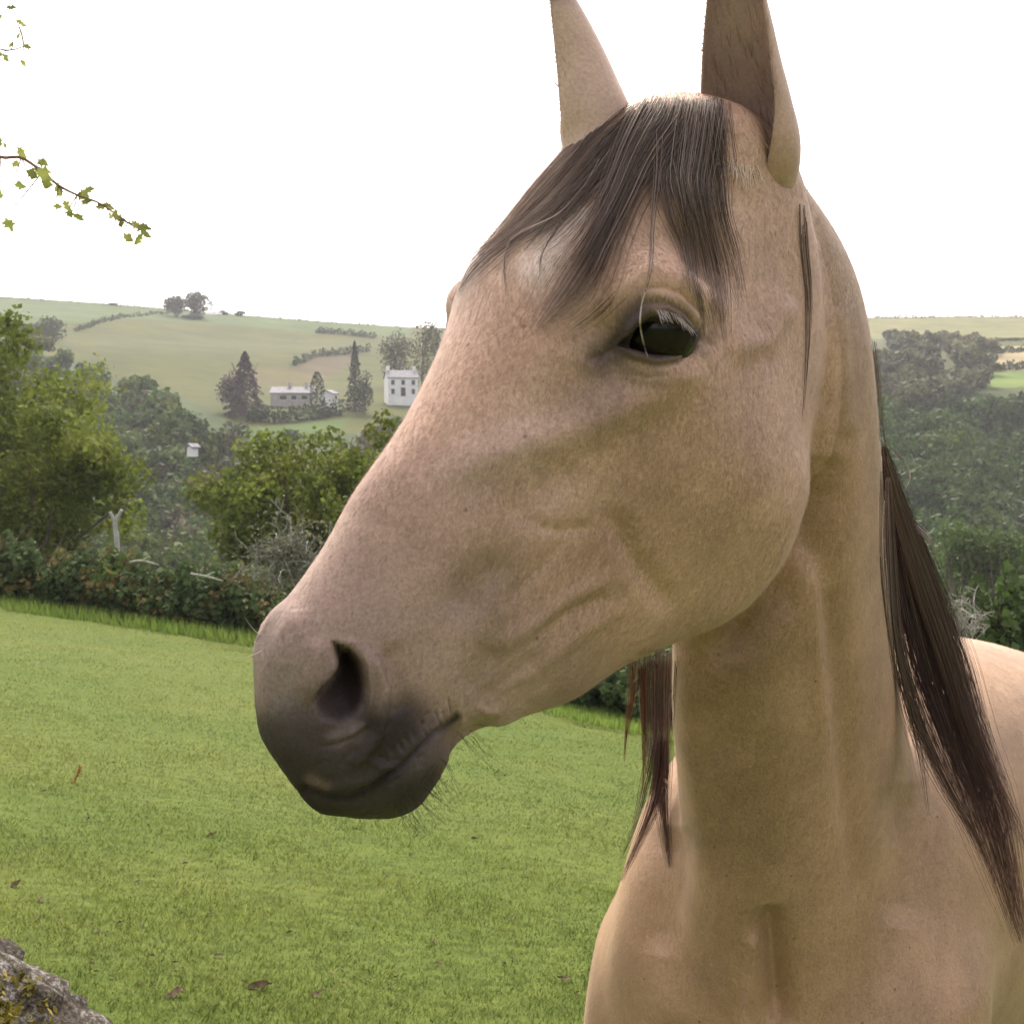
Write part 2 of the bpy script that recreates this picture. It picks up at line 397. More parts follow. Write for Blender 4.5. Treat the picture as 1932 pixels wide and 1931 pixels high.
# woods that read as one mass
def canopy_Y(px, py, h):
    Yg = np.concatenate([np.arange(36, 200, 2.0), np.arange(200, 596, 4.0)]); e = (800 - py) / 2400
    f = CAM_Z + e * Yg - terrain((px - 966) / 2400 * Yg, Yg) - h
    k = np.nonzero((f[:-1] > 0) & (f[1:] <= 0))[0]
    if len(k): return Yg[k[0]]
    return None
def wood(name, label, poly, n, hr, rr, leaf, nper, mat, seed, tints, ymin=62, ymax=600):
    g = np.random.default_rng(seed); Vs_, Ts_, Cs_, o = [], [], [], 0; cnt = 0
    xs = [p[0] for p in poly]; ys = [p[1] for p in poly]; tries = 0
    while cnt < n and tries < n * 20:
        tries += 1; px = g.uniform(min(xs), max(xs)); py = g.uniform(min(ys), max(ys))
        if not in_poly(np.array([px]), np.array([py]), poly)[0]: continue
        h = g.uniform(*hr); Y = canopy_Y(px, py, h)
        if Y is None or Y < ymin or Y > ymax: continue
        cnt += 1; rx = g.uniform(*rr) * (.7 + .3 * h / hr[1]); x = (px - 966) / 2400 * Y; z0 = float(terrain(x, Y))
        m_ = int(nper * min(1.8, max(.45, 140 / Y))); 
        P, Nn, lt = crown_points(m_, rx, h * .52, seed=int(g.integers(1e6)), lobes=10)
        lf = leaf * max(.5, Y / 160) ** .8
        V_, T_ = leaf_faces(P + np.array([x, Y, z0 - .04 * h]), Nn, lf, jit=.6)
        c = np.array(tints[g.integers(len(tints))]) * g.uniform(.8, 1.2)
        Vs_.append(V_); Ts_.append(T_ + o); o += len(V_); Cs_.append(np.repeat(lt[:, None] * c[None] * g.uniform(.75, 1.25, (m_, 1)), 4, 0))
    ob = mesh_np(name, np.concatenate(Vs_), np.concatenate(Ts_), mat, cols=np.concatenate(Cs_)); tag(ob, label, "wood", kind="stuff")
TG = [(1, 1, 1), (.95, 1.0, 1.1), (1.15, 1.1, .95), (.8, .85, .85), (1.25, 1.05, .9)]
wood("left_slope_wood", "mixed green wood running down the left slope into the valley",
     [(-120, 610), (60, 615), (130, 650), (230, 695), (330, 718), (420, 780), (430, 900), (400, 1060), (-120, 1060)], 230, (6, 11), (3.6, 5.6), .75, 1100, M_MID, 32, TG)
wood("valley_wood", "grey-green wood along the valley floor behind the hawthorn",
     [(250, 715), (330, 745), (400, 775), (460, 812), (560, 830), (640, 812), (760, 765), (960, 745), (960, 1100), (180, 1100), (260, 900)], 230, (6, 10), (3.4, 5.2), .75, 1000, M_GREY, 34, [(1, 1, 1), (.9, 1.05, .95), (1.2, 1.1, .9), (.85, 1.0, .9), (.8, 1.15, .8)])
wood("upper_right_wood", "hazy grey-green woods on the far slope right of the horse",
     [(1560, 630), (1700, 615), (1860, 622), (1850, 690), (1800, 715), (1560, 740)], 110, (4, 8), (3.5, 5.5), .75, 700, M_GREY, 36, [(1.1, 1.25, 1), (1.3, 1.35, 1.1), (.9, 1.0, .9)])
wood("right_slope_wood", "unbroken green woodland filling the valley right of the horse",
     [(1540, 728), (1800, 734), (2060, 726), (2060, 1130), (1540, 1130)], 250, (6, 10), (4.0, 6.5), .75, 1000, M_MID, 38, [(.8, .85, .8), (.95, 1, .9), (.9, .85, .75), (.75, .85, .75)])
wood("middle_valley_wood", "band of trees low in the valley behind the horse",
     [(900, 720), (1560, 720), (1560, 1130), (900, 1130)], 110, (7, 11), (5, 7), 1.0, 600, M_MID, 40, TG)

# hedgerows on the hill: thin strips of bushes
def hedgerow(pts, Y, w, label, seed, mat=M_DARK):
    g = np.random.default_rng(seed); P_ = np.asarray(pts, float); n = 900
    t = g.random(n) * (len(P_) - 1); i = t.astype(int); f = (t - i)[:, None]; q = P_[i] * (1 - f) + P_[i + 1] * f
    C_ = at(q[:, 0], q[:, 1], 1.0); 
    Yv = np.array([Y] * n, float); x = (q[:, 0] - 966) / 2400 * Yv
    z = CAM_Z + (800 - q[:, 1]) / 2400 * Yv
    # find where the line of sight meets the hill
    for _ in range(25):
        zt = terrain(x, Yv); e = (800 - q[:, 1]) / 2400; Yv = np.clip(Yv + (CAM_Z + e * Yv - zt) * 4.0, 185, 598); x = (q[:, 0] - 966) / 2400 * Yv
    C_ = np.stack([x, Yv, terrain(x, Yv) + g.random(n) * w * (.5 + .5 * np.sin(t * 9) ** 2)], 1) + g.standard_normal((n, 3)) * [.5, .8, .2]
    V_, T_ = leaf_faces(C_, np.tile([0, -.5, .8], (n, 1)), .8); ob = mesh_np("hedgerow", V_, T_, mat, cols=np.ones((len(V_), 3)) * .9); tag(ob, label, "hedgerow")
hedgerow([(150, 628), (190, 612), (240, 602), (330, 594)], 450, 2.0, "dark hedgerow curving up the hillside field on the left", 41)
hedgerow([(600, 630), (650, 633), (710, 640)], 450, 2.6, "straight dark hedgerow near the top of the hill right of the farmhouse", 42)
hedgerow([(555, 692), (600, 674), (650, 670), (700, 664)], 350, 2.6, "broken hedgerow above the long low house", 43)
hedgerow([(470, 796), (540, 797), (600, 790), (650, 782)], 250, 3.6, "thick dark hedge bounding the garden below the long low house", 44)
hedgerow([(1836, 702), (1880, 700), (1960, 694)], 380, 2.4, "dark hedgerow between the pale and the green field on the right", 45)
hedgerow([(1836, 672), (1880, 668), (1960, 662)], 440, 2.0, "upper hedgerow across the pale field on the right", 46)
hedgerow([(-100, 560), (200, 578), (400, 594), (600, 610), (800, 621)], 596, 1.6, "dark hedgerow running along the skyline of the left hill", 47)
hedgerow([(1600, 604), (1800, 601), (2050, 600)], 596, 1.6, "low hedgerow running along the skyline on the right", 48)

# ---------------------------------------------------------------- houses
M_WHITE = noisy_mat("white_render", [(.3, (.66, .66, .66)), (.7, (.80, .80, .79))], scale=.6)
M_SLATE = noisy_mat("slate_roof", [(.3, (.14, .145, .16)), (.7, (.24, .24, .26))], scale=1.2)
M_GLASS = noisy_mat("window_glass", [(.3, (.03, .035, .04)), (.7, (.06, .065, .07))], scale=2, rough=.15)
M_STONEH = noisy_mat("house_stone", [(.3, (.30, .28, .26)), (.7, (.46, .43, .40))], scale=1.5)
def boxes(name, L, mat, parent):
    Vv, Tt = [], []
    for k, (x0, x1, y0, y1, z0, z1) in enumerate(L):
        v_ = [(x, y, z) for z in (z0, z1) for x, y in ((x0, y0), (x1, y0), (x1, y1), (x0, y1))]
        Vv += v_; o = k * 8
        Tt += [[o + 3, o + 2, o + 1, o], [o + 4, o + 5, o + 6, o + 7]] + [[o + i, o + (i + 1) % 4, o + 4 + (i + 1) % 4, o + 4 + i] for i in range(4)]
    return mesh_np(name, Vv, Tt, mat, parent=parent)
def gable_roof(name, x0, x1, y0, y1, z0, z1, mat, parent, over=.25):
    x0 -= over; x1 += over; y0 -= over; y1 += over; ym = (y0 + y1) / 2; th = .18
    V_ = [(x0, y0, z0), (x1, y0, z0), (x1, ym, z1), (x0, ym, z1), (x1, y1, z0), (x0, y1, z0)]
    V_ += [(x, y, z + th) for x, y, z in V_]
    F = [[0, 1, 2, 3], [3, 2, 4, 5], [7, 6, 9, 8], [8, 9, 11, 10], [0, 6, 7, 1], [5, 4, 10, 11], [0, 3, 9, 6], [3, 5, 11, 9], [1, 7, 8, 2], [2, 8, 10, 4]]
    return mesh_np(name, V_, F, mat, parent=parent)
def house(px0, px1, ybase, Y, dep, eave, ridge, label, wins=(), door=None, chims=(), rot=0, mat=M_WHITE, name="house", sink=-4):
    w = (px1 - px0) / 2400 * Y; xc = ((px0 + px1) / 2 - 966) / 2400 * Y; zb = CAM_Z + (800 - ybase) / 2400 * Y
    r = empty(name, (xc, Y, zb)); r.rotation_euler[2] = rot; tag(r, label, name)
    wall = boxes("wall", [(-w / 2, w / 2, 0, dep, sink, eave)], mat, r)
    # gable ends
    for s_ in (-1, 1): mesh_np("gable", [(s_ * w / 2, y, z) for y, z in ((0, eave), (dep, eave), (dep / 2, ridge - .05))], [[0, 2, 1]] if s_ < 0 else [[0, 1, 2]], mat, parent=r)
    roof = gable_roof("roof", -w / 2, w / 2, 0, dep, eave - .02, ridge, M_SLATE, r)
    for cx in chims:
        c = boxes("chimney", [(cx * w - .35, cx * w + .35, dep / 2 - .4, dep / 2 + .4, ridge - .8, ridge + 1.1)], mat, roof)
    for (cx, cz, ww, hh) in wins:
        f = boxes("window", [(cx * w - ww / 2, cx * w + ww / 2, -.06, .02, cz - hh / 2, cz + hh / 2)], M_GLASS, r)
        boxes("sill", [(cx * w - ww / 2 - .1, cx * w + ww / 2 + .1, -.14, -.065, cz - hh / 2 - .12, cz - hh / 2 - .004)], M_WHITE, f)
    if door: boxes("door", [(door[0] * w - .55, door[0] * w + .55, -.05, .02, 0, 2.0)], M_GLASS, r)
    return r
house(733, 790, 748, 299, 6, 4.2, 6.0, "white two-storey house with slate roof beside the horse's nose bridge",
      wins=[(-.34, 3.2, .8, 1.1), (0, 3.2, .8, 1.1), (.34, 3.2, .8, 1.1), (-.34, 1.1, .8, 1.2), (.34, 1.1, .8, 1.2)], door=(0,), chims=(-.44, .44), rot=.25)
house(512, 592, 760, 283, 6, 2.0, 3.4, "long low grey-roofed house on the hillside among dark trees", wins=[(-.2, 1.1, 1.4, .9), (.05, 1.1, 1.0, .9), (.3, 1.1, 1.2, .9)], chims=(-.1, .3), mat=M_STONEH)
house(627, 641, 757, 281, 4, 1.5, 2.3, "small white cottage end between the long low house and the fir", wins=[(.1, .8, .5, .6)], rot=.9)
house(383, 420, 606, 585, 6, 2.2, 3.6, "white farmhouse on the skyline beside the pair of dark trees", wins=[(-.3, 1.2, 1, .9), (.3, 1.2, 1, .9)])
house(363, 375, 860, 150, 1.2, .9, 1.3, "little white shed half hidden in the valley wood", wins=(), rot=.8, name="shed", sink=-.1)

# ---------------------------------------------------------------- pole
pr = empty("utility_pole", tuple(at(221, 1046, 27.0))); tag(pr, "pale forked utility pole standing up behind the hedge", "pole")
M_POLE = noisy_mat("weathered_pole", [(.3, (.26, .26, .25)), (.7, (.42, .42, .40))], scale=12)
def tube_pts(name, P, rad, mat, parent, k=8):
    P = np.asarray(P, float); keys = [(t, *p, 0.13, .2, .97 if abs(P[-1][2] - P[0][2]) < .8 * np.linalg.norm(P[-1] - P[0]) else .05, r, r, r) for t, (p, r) in enumerate(zip(P, rad))]
    if keys[0][6] == .05: keys = [(k_[0], *k_[1:4], .1, -1, .05, *k_[7:]) for k_ in keys]
    Vv, Tt = close_tube(ring_tube(keys, max(2, len(P) * 3), k)); return mesh_np(name, Vv, Tt, mat, parent=parent, smooth=True)
g0 = at(221, 1046, 40.0)
def px_tube(pts, Y, rad, name, mat, parent):
    P = [at(x, y, Y if np.isscalar(Y) else Y[i]) - np.array(parent.location) for i, (x, y) in enumerate(pts)]
    return tube_pts(name, P, rad, mat, parent)
px_tube([(221, 1300), (221, 1046), (218, 1000), (217, 985)], 27.0, (.065, .06, .052, .05), "post", M_POLE, pr)
px_tube([(217, 985), (212, 975), (207, 966)], 27.0, (.042, .036, .036), "arm", M_POLE, pr)
px_tube([(217, 985), (223, 974), (230, 962)], 27.0, (.042, .036, .036), "arm", M_POLE, pr)

# ---------------------------------------------------------------- hedge round the field
def hedge(name, label, pxs, top, n, leaf, mats, seed, depth=1.6, cat="hedge", bot=None):
    g = np.random.default_rng(seed); px = g.uniform(pxs[0], pxs[-1], n)
    Y = interp(px, *HB) + .2 + depth * g.random(n); x = (px - 966) / 2400 * Y; zb = plane((px - 966) / 2400 * interp(px, *HB), interp(px, *HB))
    zt = CAM_Z + (800 - interp(px, pxs, top)) / 2400 * Y
    prof = .84 + .16 * np.sin(px * .045 + seed) * np.sin(px * .017) + .1 * np.sin(px * .13)
    H_ = (zt - zb) * prof; f = g.random(n) ** .8
    bulge = .5 * np.sin(f * 9 + px * .08) * np.sin(px * .06) * .5
    C_ = np.stack([x, Y - .7 * np.sin(f * np.pi) * .8 + bulge * .5, zb + f * H_], 1)
    patch = np.sin(px * .021 + f * 3.1 + seed) + np.sin(px * .057 - f * 5) + g.normal(0, .5, n)
    root = empty(name, (0, 0, 0)); 
    c0 = at((pxs[0] + pxs[-1]) / 2, 1200, 18); root.location = tuple(c0); tag(root, label, cat)
    for k, (mat, lo, hi, sc) in enumerate(mats):
        s_ = (patch >= lo) & (patch < hi)
        V_, T_ = leaf_faces(C_[s_] - c0, np.tile([0, -.7, .7], (s_.sum(), 1)), leaf * sc, jit=.8, aspect=1.3)
        o = mesh_np("foliage", V_, T_, mat, parent=root, cols=np.repeat(g.uniform(.65, 1.35, (s_.sum(), 1)) * np.ones(3), 4, 0)); o["kind"] = "stuff"
    # inner stems
    ns = 260; P_ = []
    for i in range(ns):
        p_ = g.uniform(pxs[0], pxs[-1]); Yh = float(interp(p_, *HB)) + .8; b0 = np.array([(p_ - 966) / 2400 * Yh, Yh, float(plane((p_ - 966) / 2400 * Yh, Yh))])
        hh = (CAM_Z + (800 - float(interp(p_, pxs, top))) / 2400 * Yh - b0[2]) * g.uniform(.6, 1.08); d_ = g.normal(0, .35, 3); d_[2] = hh
        t_ = np.linspace(0, 1, 6)[:, None]; P_.append(b0 + t_ * d_ + g.normal(0, .05, (6, 3)) * t_ - c0)
    Vv, Tt, o_ = [], [], 0
    for p_ in P_:
        keys = [(q, *pp, 0, -1, .02, r, r, r) for q, (pp, r) in enumerate(zip(p_, np.linspace(.018, .005, 6)))]
        v_, t_ = close_tube(ring_tube(keys, 7, 4)); Vv.append(v_); Tt.append(t_ + o_); o_ += len(v_)
    o = mesh_np("stems", np.concatenate(Vv), np.concatenate(Tt), M_BARK, parent=root); o["kind"] = "stuff"
    return root
M_HEDGE = foliage_mat("bramble_leaf", (.050, .080, .030), (.090, .125, .050), .25, .8)
M_BRACK = foliage_mat("bracken", (.100, .088, .035), (.190, .135, .055), .3, .7)
M_LIME = foliage_mat("tall_grass", (.150, .230, .045), (.215, .290, .070), .4, .6)
hedge("hedge", "dark leafy bramble and bracken hedge along the left side of the field", [-260, 0, 150, 260, 330, 420, 520, 640, 820], [985, 995, 1025, 1035, 1055, 1065, 1080, 1100, 1140], 60000, .105,
      [(M_HEDGE, -9, .35, 1.0), (M_BRACK, .35, 1.1, .9), (M_MID, 1.1, 9, 1.0)], 51)
hedge("hedge", "dark leafy hedge seen under the horse's jaw", [821, 1000, 1100, 1300, 1500], [1160, 1200, 1210, 1230, 1230], 22000, .085,
      [(M_HEDGE, -9, .9, 1.0), (M_MID, .9, 9, 1.0)], 52)
hedge("hedge", "dense dark green hedge behind the horse's back on the right", [1501, 1700, 1800, 1880, 2150], [1150, 1120, 1075, 1050, 1030], 26000, .075,
      [(M_HEDGE, -9, .9, 1.1), (M_MID, .9, 9, 1.0)], 53)
# long grass at the foot of the hedge
n = 16000; px = rng.uniform(-300, 1500, n); Yb = interp(px, *HB) - rng.random(n) ** 1.6 * 1.5 + .3; x = (px - 966) / 2400 * Yb; z = plane(x, Yb)
h_ = rng.uniform(.08, .26, n) * (px < 900) + rng.uniform(.04, .10, n) * (px >= 900); ln = rng.normal(0, .3, (n, 2)); wdt = .008
Vg = np.stack([np.stack([x - wdt, Yb, z - .02], 1), np.stack([x + wdt, Yb, z - .02], 1), np.stack([x + ln[:, 0] * h_, Yb + ln[:, 1] * h_, z + h_], 1)], 1).reshape(-1, 3)
o = mesh_np("tall_grass", Vg, np.arange(n * 3).reshape(-1, 3), M_LIME, cols=np.repeat(rng.uniform(.7, 1.3, (n, 1)) * np.ones(3), 3, 0)); tag(o, "bright tall grass along the foot of the hedge", "grass", kind="stuff")

# dead, lichen covered thorn bush behind the nose
def bush_twigs(name, label, cx, cy, Y, n, size, seed, mat, r0=.012, up=.6, leafm=None):
    g = np.random.default_rng(seed); c0 = at(cx, cy, Y); root = empty(name, tuple(c0)); tag(root, label, "bush"); Vv, Tt, o_ = [], [], 0
    for i in range(n):
        p = np.zeros(3) + g.normal(0, size * .18, 3); d = g.standard_normal(3); d[2] = abs(d[2]) * up + .15; d /= np.linalg.norm(d); L_ = size * g.uniform(.3, 1.0); pts_ = [p]
        for q in range(6):
            d = d + g.normal(0, .3, 3); d /= np.linalg.norm(d); pts_.append(pts_[-1] + d * L_ / 6)
        for pts2, ra in [(pts_, r0)] + [([pts_[q], pts_[q] + g.normal(0, L_ * .12, 3), pts_[q] + g.normal(0, L_ * .2, 3)], r0 * .5) for q in (2, 3, 4, 5)]:
            keys = [(q, *pp, .02, -1, .03, r, r, r) for q, (pp, r) in enumerate(zip(pts2, np.linspace(ra, ra * .35, len(pts2))))]
            v_, t_ = close_tube(ring_tube(keys, len(pts2) * 2, 4)); Vv.append(v_); Tt.append(t_ + o_); o_ += len(v_)
    o = mesh_np("twigs", np.concatenate(Vv), np.concatenate(Tt), mat, parent=root); o["kind"] = "stuff"
    return root
M_LICH = noisy_mat("lichen_twig", [(.3, (.07, .065, .05)), (.55, (.17, .18, .14)), (.75, (.36, .37, .32))], scale=18)
bt = bush_twigs("thorn_bush", "bare thorn bush with pale lichen on its twigs just left of the horse's nose", 545, 1065, 19.0, 80, .85, 61, M_LICH, .016)
Pq = rng.normal(0, .34, (900, 3)) * [1.0, .6, 1.0]; V_, T_ = leaf_faces(Pq, np.tile([0, -1, .3], (900, 1)), .055)
o = mesh_np("leaves", V_, T_, M_GREY, parent=bt, cols=np.repeat(rng.uniform(.8, 2.4, (900, 1)) * np.ones(3), 4, 0)); o["kind"] = "stuff"
bush_twigs("dry_stems", "pale dry stems standing in the hedge right of the mane", 1822, 1190, 11.5, 36, .42, 62, M_TWIG, .006, 1.6)
# fallen sticks lying on the hedge
for (pts_, Y, lab) in [([(245, 1060), (268, 1058), (300, 1066)], 19.6, "pale broken branch lying on the bracken right of the pole"),
                       ([(360, 1082), (390, 1088), (421, 1096)], 19.0, "thin pale branch lying on the hedge nearest the horse's nose")]:
    r = empty("fallen_branch", tuple(at(*pts_[0], Y))); tag(r, lab, "branch")
    px_tube(pts_, Y, (.013, .017, .010), "stick", M_TWIG, r)
    px_tube([pts_[1], (pts_[1][0] + 10, pts_[1][1] - 7), (pts_[1][0] + 16, pts_[1][1] - 8)], Y, (.013, .01, .006), "twig", M_TWIG, r)

# ---------------------------------------------------------------- grass
def grass(n, seed, hmin, hmax, wd, mat, name, label, ymax=21, ymin=2.8):
    g = np.random.default_rng(seed)
    Y = (g.uniform(ymax ** -.35, ymin ** -.35, n)) ** (-1 / .35); a = g.uniform(-.62, .62, n); x = a * Y
    keep = (Y < interp(966 + 2400 * a, *HB)); x, Y = x[keep], Y[keep]; n = len(x)
    z = plane(x, Y) + lump(x, Y)
    cl = np.sin(x * 3.1 + np.sin(Y * 2)) * np.sin(Y * 4.3 + x)
    tf = np.sin(x * 33 + 3 * np.sin(Y * 7 + x)) * np.sin(Y * 41 + 2.5 * np.sin(x * 6)) + .6 * np.sin(x * 17 - Y * 13 + 2 * np.sin(x * 5)) * np.sin(Y * 23 + x * 4)
    h_ = g.uniform(hmin, hmax, n) * (1 + .3 * cl + .35 * tf)
    ln = g.normal(0, .75, (n, 2)); th = g.random(n) * 3.14; s = wd * (Y / 6) ** .6
    dx, dy = np.cos(th) * s, np.sin(th) * s
    V_ = np.stack([np.stack([x - dx, Y - dy, z - .004], 1), np.stack([x + dx, Y + dy, z - .004], 1), np.stack([x + ln[:, 0] * h_, Y + ln[:, 1] * h_, z + h_], 1)], 1).reshape(-1, 3)
    big = np.sin(x * .9 + 1.7 * np.sin(Y * .6)) * np.sin(Y * .8 - x * .3)
    c = np.stack([1 + .32 * big + .1 * (Y - 8) / 12, 1 + .15 * big, 1 + .0 * big], 1) * g.uniform(.55, 1.4, (n, 1)) * (1 + .12 * cl[:, None]) * (1 + .22 * np.clip(tf, -1, 1)[:, None])  # low spots between tufts tinted darker, their shade put into the colour
    straw = g.random(n) < .035; c[straw] = np.array([2.1, 1.35, 1.9])
    o = mesh_np(name, V_, np.arange(n * 3).reshape(-1, 3), mat, cols=np.repeat(c, 3, 0), smooth=True); tag(o, label, "grass", kind="stuff")
    nn = np.array([0, -.25, 1.0]) + .35 * g.standard_normal((n, 3)); nn /= np.linalg.norm(nn, axis=1)[:, None]
    o.data.normals_split_custom_set_from_vertices(np.repeat(nn, 3, 0).tolist())
M_GRASS = foliage_mat("grass_blade", (.104, .156, .028), (.144, .178, .038), .4, .7, 1.5)
grass(540000, 71, .007, .020, .0020, M_GRASS, "grass", "short cropped yellow-green pasture grass")
grass(12000, 72, .02, .045, .0022, M_GRASS, "grass", "taller tufts of grass scattered over the pasture", 14)

# fallen leaves and daisies
def ground_at(px, py):
    r = ray(px, py); t = 5.0
    for _ in range(40): t = t + (CAM_Z + r[2] * t - float(plane(r[0] * t, r[1] * t))) * 3
    return np.array([r[0] * t, r[1] * t, float(plane(r[0] * t, r[1] * t)) + float(lump(r[0] * t, r[1] * t))])
M_LEAFB = noisy_mat("dead_leaf", [(.3, (.045, .028, .016)), (.7, (.12, .075, .04))], scale=40)
M_RUST = noisy_mat("rusty_dock", [(.3, (.20, .07, .02)), (.7, (.34, .13, .04))], scale=40)
M_PETAL = noisy_mat("petal", [(.3, (.7, .7, .66)), (.7, (.8, .8, .78))], scale=40)
def dead_leaf(px, py, s, ang, mat=M_LEAFB):
    p = ground_at(px, py); t = np.linspace(-1, 1, 7); wv = (1 - t ** 2) ** .7 * .38
    up_ = np.array([[q * s * .5, -w_ * s * .5, .25 * s * w_ * w_ * 4 + .1 * s * q * q] for q, w_ in zip(t, wv)]); mid_ = np.array([[q * s * .5, 0, .1 * s * q * q] for q in t]); dn = up_ * [1, -1, 1]
    V_ = np.concatenate([up_, mid_, dn]) + [0, 0, .010] + rng.normal(0, s * .045, (21, 3)); F = []
    for i in range(6): F += [[i, i + 1, 8 + i, 7 + i], [7 + i, 8 + i, 15 + i, 14 + i]]
    o = mesh_np("fallen_leaf", V_, F, mat, smooth=True, loc=tuple(p)); o.rotation_euler = (rng.uniform(.2, .6), rng.uniform(-.3, .3), ang); return o
LS = [(400, 1585, .065, .4, "dark curled leaf lying on the grass below and left of the horse's lips"), (895, 1590, .05, .2, "brown leaf on the grass under the horse's jaw, right of the chin"),
      (30, 1668, .06, 1, "brown leaf on the grass near the left edge"), (165, 1538, .05, 2, "small dark leaf on the grass below the rusty dock stalk"), (1065, 1868, .06, .3, "brown leaf on the grass close to the horse's right shoulder"),
      (490, 1880, .085, .1, "large pinkish-brown leaf lying at the bottom of the field"), (330, 1895, .07, .8, "brown leaf just right of the mossy stone"), (600, 1893, .06, .5, "tan leaf at the bottom of the field right of the large one"),
      (75, 1700, .05, 1.4, "small dark leaf on the grass above the mossy stone")]
for (px, py, s, a_, lab) in LS: tag(dead_leaf(px, py, s, a_), lab, "leaf", "dead leaves lying on the pasture")
for i in range(120):  # leaf flecks, many added to stand for shade between grass tufts
    px = rng.uniform(10, 1150); py = 1350 + 560 * rng.random() ** .8
    if 420 < px < 900 and py < 1560: continue
    tag(dead_leaf(px, py, rng.uniform(.015, .035), rng.random() * 6), "tiny brown leaf fleck in the short grass, added for the shade between tufts", "leaf", "tiny leaf flecks, many added for the dark gaps in the pasture")
d0 = ground_at(140, 1480); r = empty("dock_stalk", tuple(d0)); tag(r, "rusty red dock seed stalk standing in the grass on the left", "plant")
Yd = d0[1]; px_tube([(140, 1482), (145, 1462), (152, 1446)], Yd, (.004, .004, .003), "stem", M_RUST, r)
for (qx, qy) in ((139, 1474), (146, 1462), (149, 1455), (151, 1447)):
    Vq, Tq = leaf_faces(np.tile(at(qx, qy, Yd) - d0, (26, 1)) + rng.normal(0, .006, (26, 3)), rng.standard_normal((26, 3)), .010); mesh_np('seed_cluster', Vq, Tq, M_RUST, parent=r)
# ---------------------------------------------------------------- mossy wall at the lower left
M_ROCK, nt, b = nodemat("lichen_stone")
tc = N(nt, "ShaderNodeTexCoord")
n1 = N(nt, "ShaderNodeTexNoise", Scale=120.0, Detail=8.0, Roughness=.8); n2 = N(nt, "ShaderNodeTexNoise", Scale=15.0, Detail=5.0)
for q in (n1, n2): nt.links.new(tc.outputs["Object"], q.inputs["Vector"])
r1 = ramp(nt, n1.outputs["Fac"], [(.42, (.035, .028, .020)), (.50, (.10, .085, .065)), (.56, (.28, .28, .27)), (.70, (.50, .51, .50))])
r2 = ramp(nt, n2.outputs["Fac"], [(.40, (.38, .33, .24)), (.60, (1, 1, 1))])
mx = N(nt, "ShaderNodeMix", data_type='RGBA', blend_type='MULTIPLY'); mx.inputs[0].default_value = 1
nt.links.new(r1.outputs[0], mx.inputs[6]); nt.links.new(r2.outputs[0], mx.inputs[7]); nt.links.new(mx.outputs[2], b.inputs["Base Color"])
b.inputs["Roughness"].default_value = .95
bp_ = N(nt, "ShaderNodeBump", Strength=1.0, Distance=.006); nt.links.new(n1.outputs["Fac"], bp_.inputs["Height"]); nt.links.new(bp_.outputs[0], b.inputs["Normal"])
M_MOSS = foliage_mat("moss", (.10, .095, .02), (.26, .22, .05), .3, .9, 30)
wall = empty("stone_wall", (-.66, 1.35, float(plane(-.66, 1.35)))); tag(wall, "dry stone wall with a lichen and moss covered top stone, bottom left corner", "wall")
def stone(cx, cy, cz, rx, ry, rz, seed, res=46):
    g = np.random.default_rng(seed); th = np.linspace(.01, np.pi - .01, res); ph = np.linspace(0, 2 * np.pi, res * 2, endpoint=False)
    T_, P_ = np.meshgrid(th, ph, indexing='ij'); D = np.stack([np.sin(T_) * np.cos(P_), np.sin(T_) * np.sin(P_), np.cos(T_)], -1)
    box = D / (np.abs(D) ** 3.5).sum(-1, keepdims=True) ** (1 / 3.5)
    R = np.ones(T_.shape)
    for k in range(26):
        w_ = g.normal(0, 1, 3) * (2 + k * .9); R += .055 / (1 + k * .16) * np.sin(D @ w_ * (1 + k * .12) + g.random() * 6.28)
    V_ = box * R[..., None] * [rx, ry, rz] + [cx, cy, cz]
    return V_
def fix_w(v, t):
    a, b_, c = v[t[:, 0]], v[t[:, 1]], v[t[:, 2]]; return t if (a * np.cross(b_, c)).sum() > 0 else t[:, ::-1]
top_c = np.array([-.765, 1.42, .875]) - np.array(wall.location)
def add_stone(c, rad, seed):
    Vr, Tr = close_tube(stone(*c, *rad, seed)); Tr = fix_w(Vr - np.array(c), Tr); return mesh_np("stone", Vr, Tr, M_ROCK, parent=wall, smooth=True), Vr
Vr, Tr = close_tube(stone(*top_c, .33, .20, .13, 5)); Vr[:, 2] -= .42 * (Vr[:, 0] - top_c[0]) + .3 * np.clip(Vr[:, 0] - top_c[0] - .1, 0, 1) ** 1.3
TopV = Vr; mesh_np("stone", Vr, fix_w(Vr - top_c, Tr), M_ROCK, parent=wall, smooth=True)
for k, (c, rad) in enumerate([((-.30, 0.05, .50), (.34, .22, .17)), ((.12, .02, .44), (.20, .20, .13)), ((-.28, .05, .20), (.26, .24, .15)), ((.16, .03, .18), (.24, .24, .15)), ((-.05, .04, .02), (.42, .26, .12)), ((-.72, .05, .45), (.22, .22, .30))]):
    add_stone(c, rad, 80 + k)
wn_ = TopV - top_c; wn_ /= np.linalg.norm(wn_, axis=1)[:, None]
sel = rng.choice(len(TopV), 30000, p=(lambda q: q / q.sum())((TopV[:, 0] > top_c[0] - .02) * (TopV[:, 1] < top_c[1] + .08) * np.clip(wn_[:, 2] - .05, 0, 1) ** .8 * (np.sin(TopV[:, 0] * 23) * np.sin(TopV[:, 1] * 31 + 1) * np.sin(TopV[:, 0] * 51 + TopV[:, 1] * 40) > -.45) + .0001))
P_ = TopV[sel] + rng.normal(0, .006, (30000, 3)) * [1, 1, .6] + np.array([0, 0, .002]); V_, T_ = leaf_faces(P_, wn_[sel], .0085, jit=1.2)
